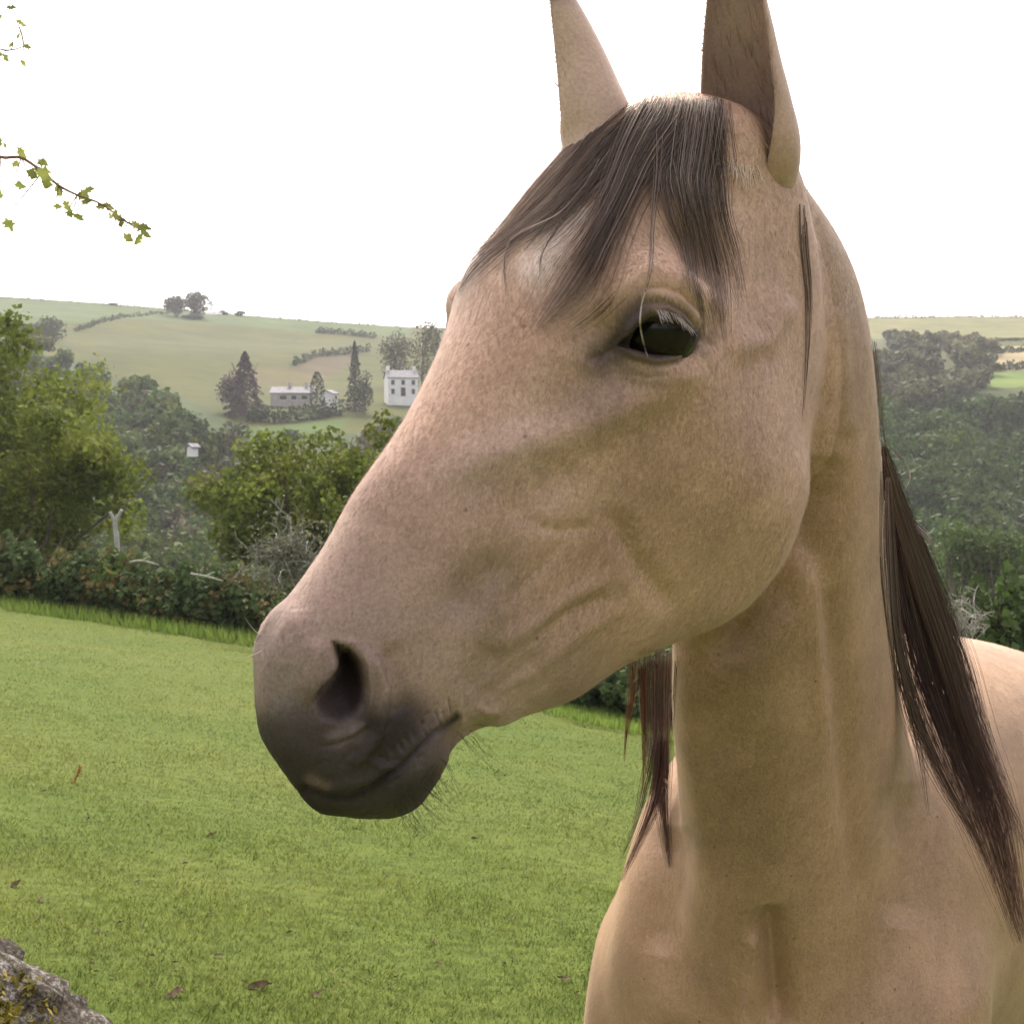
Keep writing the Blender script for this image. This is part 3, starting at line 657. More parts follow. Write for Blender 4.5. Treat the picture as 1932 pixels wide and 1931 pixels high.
o = mesh_np("moss", V_, T_, M_MOSS, parent=wall, cols=np.repeat(rng.uniform(.4, 1.5, (30000, 1)) * np.ones(3), 4, 0)); o["kind"] = "stuff"

# ---------------------------------------------------------------- hawthorn twigs hanging in from the upper left
M_HLEAF = foliage_mat("hawthorn_leaf", (.13, .17, .04), (.24, .25, .07), .45, .5, 60)
M_HTWIG = noisy_mat("hawthorn_twig", [(.3, (.14, .09, .06)), (.7, (.26, .17, .11))], scale=60)
def lobed_leaf(c, s, ang, tilt, parent, name="leaf"):
    pts_ = [(0, 0), (.25, .14), (.30, .34), (.46, .22), (.60, .38), (.72, .18), (1.0, .05), (1.0, -.05), (.72, -.18), (.60, -.38), (.46, -.22), (.30, -.34), (.25, -.14)]
    n = len(pts_); ca_, sa_ = math.cos(ang), math.sin(ang)
    V_ = []; asp = rng.uniform(.6, 1.15)
    pts_ = [(a_ + rng.normal(0, .05), (b_ + rng.normal(0, .05)) * asp) for a_, b_ in pts_]
    for (a_, b_) in pts_ + [(.5, 0)]:
        d_ = .18 * abs(b_) + .1 * (a_ - .5) ** 2
        X = (a_ * ca_ - b_ * sa_) * s; Zz = (a_ * sa_ + b_ * ca_) * s; V_.append((X, d_ * s + b_ * s * tilt, Zz))
    V_ = np.array(V_) + c; F = [[i, (i + 1) % n, n] for i in range(n)]
    return mesh_np(name, V_, F, M_HLEAF, parent=parent, cols=np.ones((len(V_), 3)) * rng.uniform(.7, 1.3), smooth=False)
BRN = [
 ("long leafy hawthorn twig slanting down into the sky on the left", 2.3, [(-60, 275), (0, 297), (40, 298), (80, 325), (110, 350), (145, 368), (190, 385), (240, 420), (280, 442)], .0035,
  [(-30, 330), (35, 300), (70, 300), (20, 345), (0, 355), (110, 345), (118, 375), (126, 395), (100, 390), (150, 362), (165, 358), (190, 385), (205, 398), (228, 410), (232, 438), (215, 392), (255, 425), (270, 440), (60, 318), (90, 330), (135, 402), (8, 410), (-20, 380), (178, 392), (246, 418), (30, 275), (48, 322), (150, 380), (215, 412), (262, 432), (85, 312)], 25),
 ("sparse dark hawthorn twigs at the upper left corner", 2.6, [(-60, 60), (-10, 90), (20, 95), (45, 88), (75, 75)], .0022,
  [(-20, 20), (0, 25), (30, 38), (38, 60), (0, 60), (5, 98), (25, 78), (38, 110), (-10, 100), (10, 15), (35, 45), (42, 88)], 17),
 ("single short twig end with one dark leaf below the upper left twigs", 2.5, [(-60, 240), (-20, 250), (5, 255)], .002, [(0, 256), (-25, 250), (5, 268)], 20),
]
for (lab, Y, path, r0, leaves, ls) in BRN:
    r = empty("branch", tuple(at(*path[0], Y))); tag(r, lab, "branch")
    px_tube(path, Y, np.linspace(r0, r0 * .35, len(path)), "twig", M_HTWIG, r)
    for (lx, ly) in leaves:
        dmin = min(path, key=lambda q: math.hypot(q[0] - lx, q[1] - ly))
        c = at(lx, ly, Y + rng.uniform(-.05, .05)) - np.array(r.location)
        if math.hypot(dmin[0] - lx, dmin[1] - ly) > 6:
            px_tube([dmin, ((dmin[0] + lx) / 2 + 2, (dmin[1] + ly) / 2), (lx, ly)], Y, (.0012, .001, .0007), "stalk", M_HTWIG, r)
        lobed_leaf(c, rng.uniform(.7, 1.25) * ls / 2400 * Y, rng.uniform(-2.4, .2), rng.uniform(-.8, .8), r)

# ====================================================================== HORSE
# head frame: u poll->muzzle, v towards the face side, w towards the horse's left
def head_basis(phi, al, ro):
    h = np.array([-math.sin(phi), -math.cos(phi), 0]); zz = np.array([0, 0, 1.0])
    u = h * math.cos(al) - zz * math.sin(al)
    v = h * math.sin(al) + zz * math.cos(al)
    w = np.cross(v, u)
    if w[1] > 0: w = -w
    c, s = math.cos(ro), math.sin(ro)
    return u, c * v + s * w, c * w - s * v
HO = np.array([.118, 1.001, 1.839])
HU, HV, HW = head_basis(math.radians(55), math.radians(47), math.radians(3))
HM = np.stack([HU, HV, HW])                   # rows
def h2w(p): return HO + np.asarray(p, float) @ HM
def w2h(p): return (np.asarray(p, float) - HO) @ HM.T

# u, top, bottom, half width, where widest (0 top..1 bottom), upper exponent, lower exponent
HEAD = [
 (-0.050, -0.029, -0.143, 0.050, 0.449, 2.00, 2.00),
 (-0.020, 0.007, -0.195, 0.063, 0.400, 2.00, 2.20),
 (0.010, 0.027, -0.239, 0.068, 0.361, 2.00, 2.30),
 (0.050, 0.039, -0.271, 0.074, 0.323, 2.00, 2.40),
 (0.100, 0.040, -0.297, 0.087, 0.285, 2.10, 2.30),
 (0.150, 0.035, -0.326, 0.102, 0.255, 2.20, 2.20),
 (0.190, 0.030, -0.337, 0.108, 0.251, 2.30, 2.10),
 (0.240, 0.016, -0.329, 0.096, 0.280, 2.20, 2.00),
 (0.290, 0.007, -0.300, 0.080, 0.329, 2.20, 1.95),
 (0.340, 0.002, -0.266, 0.067, 0.378, 2.20, 2.00),
 (0.390, 0.001, -0.243, 0.058, 0.417, 2.20, 2.00),
 (0.430, -0.006, -0.209, 0.052, 0.437, 2.20, 2.00),
 (0.470, -0.009, -0.179, 0.050, 0.447, 2.20, 2.00),
 (0.500, -0.011, -0.180, 0.049, 0.448, 2.20, 2.00),
 (0.525, -0.023, -0.183, 0.042, 0.471, 2.10, 2.00),
 (0.545, -0.044, -0.167, 0.031, 0.504, 2.00, 2.00),
 (0.560, -0.078, -0.141, 0.017, 0.528, 2.00, 2.00),
 (0.572, -0.119, -0.121, -0.000, 0.512, 2.00, 2.00),
]
def head_rings(n=150, k=96):
    t = np.linspace(HEAD[0][0], HEAD[-1][0], n); S = catmull(HEAD, t)
    th = np.linspace(0, 2 * np.pi, k, endpoint=False)
    c, s = np.cos(th), np.sin(th)
    R = np.zeros((n, k, 3))
    for i in range(n):
        vt, vb, hw, f, eu, el = S[i]
        vc = vt - (vt - vb) * f
        e = np.where(c >= 0, eu, el)
        w = hw * np.sign(s) * np.abs(s) ** (2 / e)
        v = vc + np.where(c >= 0, (vt - vc), (vc - vb)) * np.sign(c) * np.abs(c) ** (2 / e)
        R[i, :, 0] = t[i]; R[i, :, 1] = v; R[i, :, 2] = w
    return h2w(R)

BY = math.radians(40)                                     # heading of the trunk, away to the right
BF = np.array([math.sin(BY), math.cos(BY), 0.0])          # towards the tail
BL = np.array([math.cos(BY), -math.sin(BY), 0.0])         # towards the horse's left
CH = np.array([.285, 1.47, 1.03])                         # centre of the chest
GZ = -0.36                                                # ground under the hooves
def bp(f, l, z): return CH + BF * f + BL * l + np.array([0, 0, z - CH[2]])

def px3(x, y, d): 
    r = ray(x, y); return np.array([0, 0, CAM_Z]) + r * d
NECK = []
for t, (x, y, d, dang, rd, rv, rl) in enumerate([
    (1352, 330, 1.04, 47, .070, .06, .050),
    (1376, 450, 1.07, 46, .090, .09, .062),
    (1437, 650, 1.13, 45, .127, .11, .072),
    (1463, 900, 1.20, 43, .142, .13, .078),
    (1472, 1150, 1.28, 42, .158, .148, .084),
    (1484, 1400, 1.37, 41, .185, .162, .096),
    (1500, 1620, 1.46, 40, .225, .180, .118),
    (1520, 1850, 1.56, 40, .280, .200, .140)]):
    c = px3(x, y, d); a = math.radians(dang)
    NECK.append((t, *c, math.sin(a), math.cos(a), .35, rd, rv, rl))
UP = (0, 0, 1)
TRUNK = []
for t, (f, z, rt, rb, rl) in enumerate([
    (-.12, 1.02, .05, .06, .05), (-.10, 1.01, .12, .12, .10), (-.05, 1.01, .18, .19, .155), (.05, 1.02, .22, .25, .19), (.20, 1.02, .25, .29, .215),
    (.40, 1.00, .295, .32, .23), (.65, .98, .285, .34, .26), (.90, .98, .225, .33, .27), (1.15, .98, .175, .28, .26),
    (1.35, .98, .16, .22, .22), (1.50, .97, .12, .18, .17), (1.58, .95, .06, .10, .09)]):
    TRUNK.append((t, *bp(f, 0, z), *UP, rt, rb, rl))
def leg_tube(f, l, hind):
    if not hind:
        K = [(f-.02, .98, .16, .10), (f, .78, .12, .085), (f-.005, .62, .075, .06), (f-.01, .45, .052, .05), (f-.015, .38, .055, .052), (f, .30, .036, .032),
             (f, .12, .034, .03), (f-.01, .03, .042, .04), (f-.03, -.04, .036, .036), (f-.045, -.09, .055, .05), (f-.055, -.15, .068, .062)]
    else:
        K = [(f-.02, 1.02, .22, .13), (f-.06, .82, .19, .11), (f-.04, .66, .12, .08), (f+.05, .52, .065, .05), (f+.10, .42, .058, .045), (f+.08, .33, .042, .036),
             (f+.06, .15, .036, .032), (f+.05, .04, .043, .04), (f+.02, -.03, .037, .036), (f, -.08, .055, .05), (f-.01, -.15, .066, .06)]
    zz_ = lambda z: z if z > .6 else .6 - (.6 - z) * (.6 - GZ) / .76
    keys = [(t, *bp(ff, l * (1 - .25 * t / len(K)), zz_(z)), *(-BF), rf, rf, rl) for t, (ff, z, rf, rl) in enumerate(K)]
    return ring_tube(keys, 60, 28)

parts = [head_rings(), ring_tube(NECK, 90, 80, 2.1), ring_tube(TRUNK, 110, 96, 2.15)]
for l, f in ((-.15, .10), (.15, .10)): parts.append(leg_tube(f, l, False))
for l, f in ((-.15, 1.28), (.15, 1.28)): parts.append(leg_tube(f, l, True))
# shoulders: swelling plates either side of the chest
for s in (-1, 1):
    keys = [(t, *bp(f, s * l, z), *BF, rd, rd, rl) for t, (f, l, z, rd, rl) in enumerate([
        (.35, .08, 1.20, .03, .03), (.29, .10, 1.14, .09, .05), (.18, .125, 1.04, .14, .075), (.07, .14, .92, .15, .09), (.04, .155, .80, .13, .09), (.06, .13, .66, .09, .06)])]
    parts.append(ring_tube(keys, 40, 48))
# swell of the breast either side of the middle line
for s in (-1, 1):
    keys = [(t, *bp(f, s * l, z), *(-BF), rd, rd, rl) for t, (f, l, z, rd, rl) in enumerate([
        (.03, .03, 1.20, .03, .03), (-.01, .05, 1.13, .08, .06), (-.035, .07, 1.03, .10, .08), (-.035, .075, .92, .10, .085), (0, .075, .80, .08, .06)])]
    parts.append(ring_tube(keys, 40, 48))
# brow and eye bulges, base of the ears
def ellipsoid(c, rad, ax, n=24, k=40):
    t = np.linspace(0.02, np.pi - 0.02, n); p = np.linspace(0, 2 * np.pi, k, endpoint=False)
    P = np.stack([np.cos(t)[:, None] * np.ones(k), np.sin(t)[:, None] * np.cos(p), np.sin(t)[:, None] * np.sin(p)], -1) * np.array(rad)
    return np.asarray(c) + P @ np.asarray(ax)
for s in (-1, 1):
    parts.append(ellipsoid(h2w((.178, -.038, .078 * s)), (.050, .040, .047), HM))
    parts.append(ellipsoid(h2w((.010, -.035, .045 * s)), (.040, .038, .032), HM))

Vs, Ts, off = [], [], 0
for R in parts:
    v, t = close_tube(R); Vs.append(v); Ts.append(t + off); off += len(v)
def fix_winding(v, t):
    a, b, c = v[t[:, 0]], v[t[:, 1]], v[t[:, 2]]
    vol = (a * np.cross(b, c)).sum()
    return t if vol > 0 else t[:, ::-1]
tmp_o = 0
for i in range(len(Ts)):
    Ts[i] = fix_winding(Vs[i] - Vs[i].mean(0), Ts[i] - tmp_o) + tmp_o; tmp_o += len(Vs[i])
raw = mesh_np("horse_raw", np.concatenate(Vs), np.concatenate(Ts))
md = raw.modifiers.new("r", 'REMESH'); md.mode = 'VOXEL'; md.voxel_size = 0.0056; md.adaptivity = 0
dg = bpy.context.evaluated_depsgraph_get()
me = bpy.data.meshes.new_from_object(raw.evaluated_get(dg))
bpy.data.objects.remove(raw)

def arrays(me):
    V = np.empty(len(me.vertices) * 3, np.float32); me.vertices.foreach_get("co", V); V = V.reshape(-1, 3).astype(float)
    E = np.empty(len(me.edges) * 2, np.int32); me.edges.foreach_get("vertices", E); E = E.reshape(-1, 2)
    return V, E
def smooth(V, E, it, wgt=None, lam=.5):
    n = len(V); deg = np.bincount(E.ravel(), minlength=n)[:, None].clip(1)
    for _ in range(it):
        S = np.stack([np.bincount(E[:, 0], V[E[:, 1], k], n) + np.bincount(E[:, 1], V[E[:, 0], k], n) for k in range(3)], 1) / deg
        V = V + (S - V) * (lam if wgt is None else lam * wgt[:, None])
    return V
def normals(me, V):
    me.vertices.foreach_set("co", V.astype(np.float32).ravel()); me.update()
    Nn = np.empty(len(V) * 3, np.float32); me.vertex_normals.foreach_get("vector", Nn); return Nn.reshape(-1, 3).astype(float)

def head_wgt(V, thr=1.25):
    """1 on the head, falling to 0 on the neck"""
    H = w2h(V); u, v, w = H.T
    S = catmull(HEAD, u)
    vc = S[:, 0] - (S[:, 0] - S[:, 1]) * S[:, 3]
    rr = np.sqrt((w / np.maximum(S[:, 2], .01)) ** 2 + ((v - vc) / np.where(v > vc, S[:, 0] - vc, vc - S[:, 1])) ** 2)
    inside = (rr < thr) & (u > -.04) & (u < .60)
    # the cheek ends at the jaw line; anything behind it belongs to the neck
    return inside, u, v, w

# --- first refinement: the head and the near neck at half the voxel size
V, E = arrays(me)
V = smooth(V, E, 6)
H = w2h(V)
inside, u, v, w = head_wgt(V)
zone = (V[:, 1] < 1.30) & (V[:, 2] > .95)
PX, PY, PD = to_px(V)
near_j = np.hypot(PX - 1400, (PY - 500)) < 1e9
blend = np.exp(-((u - 0.0) / .055) ** 2) * (v > -.15)                 # soften the join at poll and throat
V = smooth(V, E, 30, np.clip(blend, 0, 1))
low = np.clip((PY - 1380) / 160, 0, 1) * (V[:, 1] < 2.1) * (V[:, 2] > .5) * (V[:, 1] > 1.08) * ~head_wgt(V)[0]       # neck flows into breast and shoulders
V = smooth(V, E, 260, low)
me.vertices.foreach_set("co", V.astype(np.float32).ravel()); me.update()

def subdivide(me, mask):
    bm = bmesh.new(); bm.from_mesh(me); bm.verts.ensure_lookup_table(); bm.edges.ensure_lookup_table()
    es = [e for e in bm.edges if mask[e.verts[0].index] and mask[e.verts[1].index]]
    bmesh.ops.subdivide_edges(bm, edges=es, cuts=1, use_grid_fill=True)
    bm.to_mesh(me); bm.free(); me.update()
subdivide(me, (PX > 430) & (PX < 2000) & (PY > 0) & (PY < 2050) & (V[:, 1] < 1.5))
V, E = arrays(me); V = smooth(V, E, 3)
PX, PY, PD = to_px(V)
fine = ((np.hypot(PX - 1235, PY - 620) < 150) | ((PX < 940) & (PY > 1130) & (PX > 430))) & (V[:, 1] < 1.1)
fine &= w2h(V)[:, 2] > -.035
me.vertices.foreach_set("co", V.astype(np.float32).ravel()); me.update()
subdivide(me, fine)
V, E = arrays(me); V = smooth(V, E, 2)


# --- sculpting strokes. Positions are where the feature shows in the photograph, on the near side;
# --- on the head they are mirrored to the far side in the head's own frame.
def seg_dist(x, y, pts):
    P = np.asarray(pts, float); best = np.full(len(x), 1e9); par = np.zeros(len(x)); L = 0
    if len(P) == 1: return np.hypot(x - P[0, 0], y - P[0, 1]), par
    seg = np.hypot(*(P[1:] - P[:-1]).T); cum = np.r_[0, np.cumsum(seg)]
    for i in range(len(P) - 1):
        a, b = P[i], P[i + 1]; ab = b - a
        t = np.clip(((x - a[0]) * ab[0] + (y - a[1]) * ab[1]) / (ab @ ab), 0, 1)
        d = np.hypot(x - a[0] - t * ab[0], y - a[1] - t * ab[1])
        m = d < best; best[m] = d[m]; par[m] = (cum[i] + t[m] * seg[i]) / cum[-1]
    return best, par
def poly_sd(x, y, pts):
    """signed distance to a polygon, negative inside"""
    P = np.asarray(pts, float); Q = np.vstack([P, P[:1]])
    d, _ = seg_dist(x, y, Q)
    ins = np.zeros(len(x), bool)
    for (x1, y1), (x2, y2) in zip(Q[:-1], Q[1:]):
        c = (y1 > y) != (y2 > y)
        with np.errstate(divide='ignore', invalid='ignore'):
            ins ^= c & (x < (x2 - x1) * (y - y1) / (y2 - y1 + 1e-12) + x1)
    return np.where(ins, -d, d)
def frame(V, region):
    inside, u, v, w = head_wgt(V)
    if region == 'head':
        H = np.stack([u, v, np.abs(w)], 1)
        x, y, d = to_px(h2w(H))
        nrm = normals(me, V); nh = nrm @ HM.T; nh[:, 2] *= np.where(w < 0, -1, 1)
        nw = nh @ HM
        view = h2w(H) - np.array([0, 0, CAM_Z]); view /= np.linalg.norm(view, axis=1)[:, None]
        vis = (nw * view).sum(1) < .15
        return x, y, inside & vis, nrm, np.sign(w)
    x, y, d = to_px(V); nrm = normals(me, V); inside = head_wgt(V, 1.08)[0]
    view = V - np.array([0, 0, CAM_Z]); view /= np.linalg.norm(view, axis=1)[:, None]
    return x, y, ((nrm * view).sum(1) < .1) & ~inside, nrm, np.ones(len(V))
def strokes(V, region, S):
    x, y, m, nrm, sg = frame(V, region); m = m.astype(float)
    tot = np.zeros(len(V))
    for pts, r, a in S:
        d, par = seg_dist(x, y, pts)
        t = 1.0 if len(pts) < 3 else np.clip(np.minimum(par, 1 - par) * 6, 0, 1) ** .7 * .85 + .15
        tot += a * .001 * np.exp(-(d / r) ** 2) * t
    return V + nrm * (tot * m)[:, None]
def sstep(a, b, x): t = np.clip((x - a) / (b - a), 0, 1); return t * t * (3 - 2 * t)

MACRO = [   # polyline, radius px, height mm
 ([(1330, 690), (1240, 740), (1130, 790), (1010, 830), (900, 870), (820, 905)], 38, 3.5),     # facial crest
 ([(1110, 690), (1080, 770), (1010, 800)], 50, -2.0),
 ([(1090, 880), (1010, 930), (960, 985)], 40, -2.5),                                          # hollow under the crest
 ([(1150, 960), (1200, 1060), (1270, 1150)], 26, -3.0),                                       # front edge of the cheek muscle
 ([(1120, 990), (1060, 1002), (1000, 985)], 12, -1.6), ([(1070, 1015), (1010, 1080), (950, 1150)], 13, -1.2),
 ([(1155, 1085), (1080, 1120), (1000, 1180), (930, 1230)], 18, 2.2),                          # vein bands
 ([(1150, 1120), (1060, 1160), (1000, 1220)], 14, -1.6),
 ([(1180, 1140), (1100, 1190), (1010, 1260), (930, 1310)], 16, 1.8),
 ([(1030, 1230), (950, 1290), (890, 1340)], 14, -1.8),
 ([(930, 1080), (880, 1130)], 45, -3.5),                                                      # hollow above the lips
 ([(925, 1240), (900, 1290)], 30, -3.0),
 ([(1380, 930)], 130, 4.5),                                                                   # cheek muscle
 ([(1130, 620), (1170, 700)], 40, -3.0),                                                      # tear hollow
 ([(1150, 560), (1230, 515), (1320, 540), (1370, 600)], 28, 3.0),                             # brow
 ([(1300, 440), (1340, 500)], 45, -4.5),                                                      # hollow above the eye
 ([(1370, 660), (1440, 640), (1490, 560)], 28, 3.0),                                          # cheek arch
 ([(1200, 700), (1290, 705)], 22, 1.8),                                                       # lower lid swell
 ([(700, 1225), (722, 1300), (712, 1380), (665, 1440)], 14, 4.2),                             # outer wing of the nostril
 ([(560, 1180), (545, 1240)], 40, 2.0), ([(600, 1230), (590, 1290)], 25, 2.5),
 ([(740, 1240), (760, 1330)], 25, -2.5),
 ([(560, 1400), (640, 1450)], 50, 2.5), ([(760, 1470), (800, 1440)], 45, 3.0),                # lips, chin
 ([(870, 1400), (900, 1385)], 30, -3.5), ([(945, 1350)], 35, 1.5),
]
V = strokes(V, 'head', [(p_, r_ * .92, a_ * 1.75) for p_, r_, a_ in MACRO])
NMACRO = [
 ([(1545, 800), (1552, 1000), (1568, 1200), (1590, 1400), (1605, 1560), (1615, 1700)], 20, -5.0),      # jugular groove
 ([(1590, 820), (1600, 1100), (1630, 1400)], 40, 3.0), ([(1530, 1050), (1540, 1200), (1555, 1400)], 22, 3.0),
 ([(1350, 1200), (1370, 1330), (1400, 1450)], 60, -5.0),
 ([(1290, 1230), (1300, 1400), (1330, 1600)], 22, 3.0), ([(1340, 1350), (1360, 1600)], 26, -1.5),
 ([(1450, 1712), (1462, 1800), (1468, 1950)], 30, -19.0),                                     # groove between the breast muscles
 ([(1424, 1780), (1416, 1932)], 13, 7.0),
 ([(1275, 1560), (1265, 1650), (1240, 1800)], 35, -7.0),
 ([(1700, 1480), (1720, 1600), (1700, 1750)], 40, -7.0),
 ([(1545, 640), (1555, 760), (1545, 860)], 12, -2.5), ([(1580, 600), (1600, 800)], 20, 2),
]
V = strokes(V, 'neck', [(p_, r_, a_ * 1.4) for p_, r_, a_ in NMACRO] + [([(1560, 860), (1550, 940), (1518, 1035), (1472, 1120), (1408, 1190), (1325, 1240)], 36, -28.0)])
V = strokes(V, 'head', [([(1512, 850), (1508, 930), (1462, 1050), (1400, 1130), (1300, 1192)], 20, 4.5)])
V = smooth(V, E, 2)

# nostril, mouth and eye opening: carved in the head's own directions
NOSTRIL = [(630, 1214), (655, 1220), (678, 1245), (690, 1290), (688, 1325), (668, 1352), (640, 1362), (608, 1352), (596, 1322), (612, 1296), (636, 1264), (634, 1238)]
MOUTH = [(862, 1352), (845, 1366), (815, 1387), (785, 1418), (760, 1445), (730, 1465), (700, 1487), (660, 1503), (625, 1503), (596, 1492), (575, 1488)]
EYE = [(1167, 652), (1188, 634), (1206, 616), (1228, 600), (1258, 599), (1283, 614), (1303, 630), (1292, 650), (1270, 668), (1238, 672), (1206, 662), (1185, 658)]
x, y, m, nrm, sg = frame(V, 'head')
def push(V, amt, dirh):
    d = np.tile(np.array(dirh, float), (len(V), 1)); d[:, 2] *= np.where(sg < 0, -1, 1)
    return V + (d @ HM) * (amt * m)[:, None]
sd = poly_sd(x, y, NOSTRIL)
V = push(V, .030 * sstep(9, -32, sd), (-.45, .1, -.9))
sd = poly_sd(x, y, [(664, 1234), (684, 1256), (691, 1290), (686, 1325), (664, 1346), (650, 1318), (668, 1278)])
V = push(V, .016 * sstep(5, -12, sd), (-.6, .05, -.8))
sd = poly_sd(x, y, EYE)
V = push(V, .020 * sstep(3, -12, sd), (0, 0, -1))
d, par = seg_dist(x, y, MOUTH)
V = V - nrm * (.0075 * np.exp(-(d / 6.0) ** 2) * m * np.clip(.4 + 2 * par, 0, 1))[:, None]
FINE = [
 ([(1178, 640), (1198, 610), (1222, 586), (1260, 580), (1292, 602), (1310, 632)], 7, 2.8),          # upper lid rim
 ([(1175, 662), (1205, 672), (1240, 682), (1275, 676), (1300, 654)], 6, 2.2),                      # lower lid rim
 ([(1212, 556), (1245, 555), (1280, 566), (1310, 596), (1322, 622)], 9, 2.6),                      # fold above the lid
 ([(1213, 572), (1250, 568), (1285, 585), (1308, 612)], 3.5, -2.2),
 ([(1210, 545), (1245, 541), (1285, 553), (1318, 590)], 4, -1.6),
 ([(1160, 656), (1140, 668), (1105, 680)], 9, -2.0), ([(1190, 705), (1225, 712), (1265, 705)], 4, -.9),
 ([(1320, 640), (1345, 650)], 8, -1.2),
 ([(640, 1210), (668, 1213), (698, 1250), (704, 1310), (692, 1362), (655, 1388)], 6.5, 3.4),          # nostril rim
 ([(636, 1236), (628, 1262), (608, 1290)], 10, 2.0),
 ([(612, 1398), (640, 1390), (668, 1372)], 9, 2.0), ([(605, 1408), (640, 1404), (676, 1386)], 4, -1.4),
 ([(585, 1498), (640, 1512), (700, 1502), (760, 1462), (815, 1405)], 9, -1.5),
 ([(570, 1478), (620, 1488), (690, 1472), (750, 1432), (810, 1378), (850, 1340)], 10, 2.2),         # edge of the upper lip
 ([(700, 1420), (730, 1434), (760, 1430)], 4, -1.2), ([(690, 1432), (720, 1446), (748, 1443)], 4, 1.0),
 ([(905, 1335), (925, 1345), (945, 1340)], 6, 1.6), ([(930, 1330), (960, 1305), (1000, 1285)], 4, -1.0),
 ([(868, 1290), (866, 1330), (872, 1372)], 6, 1.5),
 ([(540, 1175), (525, 1200), (530, 1230)], 5, .8), ([(555, 1190), (560, 1215)], 4, -.6),
]
for q in range(9):     # wrinkles along the upper lip
    bx, by = 850 - q * 14 + (q * 7 % 5) * 1.6, 1345 + q * 9.8 + (q % 2) * 2; ll = (26, 15, 21, 12, 24, 17, 10, 14, 9)[q]
    FINE.append(([(bx, by), (bx - 3 - (q * 5 % 4) * 2, by - ll)], 2.8, -(1.3, .7, 1.1, .8, 1.4, .9, .6, 1.0, .7)[q]))
    FINE.append(([(bx - 6, by + 3), (bx - 9, by - ll * .6)], 4, .8))
g_ = np.random.default_rng(3)
for q in range(70):    # fine creases of the lips, nose and chin
    bx, by = g_.choice([(560, 1230), (720, 1420), (640, 1440), (790, 1450), (750, 1330), (700, 1510)]) + g_.normal(0, 26, 2); a_ = g_.normal(-.9, .6); l_ = g_.uniform(10, 26)
    FINE.append(([(bx, by), (bx + l_ * math.cos(a_), by + l_ * math.sin(a_))], g_.uniform(2.4, 3.6), g_.choice([-.75, -.5, .5])))
V = strokes(V, 'head', FINE)
V = smooth(V, E, 1)

# tiny unevenness of the coat
me.vertices.foreach_set("co", V.astype(np.float32).ravel()); me.update()
horse = empty("horse", tuple(bp(.6, 0, GZ)))
tag(horse, "buckskin horse with dark forelock and mane turning its head to the left", "horse")
body = bpy.data.objects.new("body", me); COL.objects.link(body)
body.parent = horse; body.matrix_parent_inverse = Matrix.Translation(-Vector(horse.location))
me.polygons.foreach_set("use_smooth", np.ones(len(me.polygons), bool))

# ---------------------------------------------------------------- coat colour with some shade and highlights painted in
def rgb(r, g, b):      # sRGB 0-255 to linear
    c = np.array([r, g, b]) / 255.0
    return np.where(c <= .04045, c / 12.92, ((c + .055) / 1.055) ** 2.4)
TAN = np.array([.525, .345, .245]); NECKT = np.array([.392, .254, .150])
inside, u, v, w = head_wgt(V)
x, y, _ = to_px(V)
hx, hy, _ = to_px(h2w(np.stack([u, v, np.abs(w)], 1)))
isin = inside.astype(float)[:, None]
Cc = NECKT * (1 - isin) + TAN * isin
def paint(mask, col):
    global Cc
    m_ = (mask * inside)[:, None]; Cc = Cc * (1 - m_) + np.asarray(col) * m_
def blob(pts, r, k=1.0):
    d, _ = seg_dist(hx, hy, pts); return k * np.exp(-(d / r) ** 2)
paint(sstep(.30, .46, u) * .70, (.33, .245, .205))                    # greyer towards the muzzle
paint(sstep(.43, .52, u) * .45, (.20, .155, .14))
paint(sstep(1300, 1372, hy + (hx - 600) * .12 + 10 * np.sin(hx * .05)) * sstep(905, 780, hx + (1400 - hy) * .5) * .98, (.030, .023, .023))   # dark lips and chin
paint(blob([(560, 1400), (640, 1470), (720, 1500)], 75, .95), (.055, .043, .043))
paint(blob([(655, 1290), (640, 1350)], 58, .6), (.085, .065, .062))     # nostril skin
paint(.95 * sstep(8, -14, poly_sd(hx, hy, NOSTRIL)), (.014, .010, .010))  # near black inside the nostril, shade of the hollow painted in
paint(blob([(610, 1320), (560, 1350)], 45, .45), (.09, .07, .066))
paint(blob([(530, 1270), (525, 1320)], 34, .5), (.27, .23, .22))  # highlight on the bulge of the nose, painted in
paint(blob([(640, 1392), (668, 1378)], 20, .5), (.23, .18, .17))
paint(blob([(588, 1470), (610, 1486)], 12, .3), (.36, .25, .20))         # paler patch on the lip
for q_ in FINE:
    if q_[1] == 2.8: paint(.55 * np.exp(-(seg_dist(hx, hy, q_[0])[0] / 3.0) ** 2), (.08, .06, .055))  # darkens the lip wrinkles, crease shade painted in
d_, p_ = seg_dist(hx, hy, MOUTH); paint(.95 * np.exp(-(d_ / 9) ** 2), (.022, .016, .016))
paint(blob([(790, 1440), (830, 1400)], 32, .45), (.14, .11, .10))
paint(blob([(1185, 632), (1135, 672)], 40, .92), (.055, .040, .038))
paint(blob([(1212, 570), (1185, 600)], 24, .8), (.06, .045, .042))
paint(blob([(1190, 700), (1240, 706)], 24, .35), (.16, .12, .11))       # dark skin around the eye
paint(blob([(1300, 645), (1325, 640)], 26, .55), (.12, .09, .08))
paint(blob([(1205, 590), (1190, 620)], 22, .75), (.07, .055, .055))
ed = poly_sd(hx, hy, EYE); paint(.80 * sstep(30, 12, ed), (.060, .043, .042)); paint(blob([(1228, 562), (1262, 566), (1300, 588)], 11, .8), (.34, .25, .20))
paint(.92 * sstep(11, 2, ed), (.045, .035, .035))
paint(blob([(1225, 572), (1262, 574), (1300, 600)], 7, .6), (.07, .052, .05))
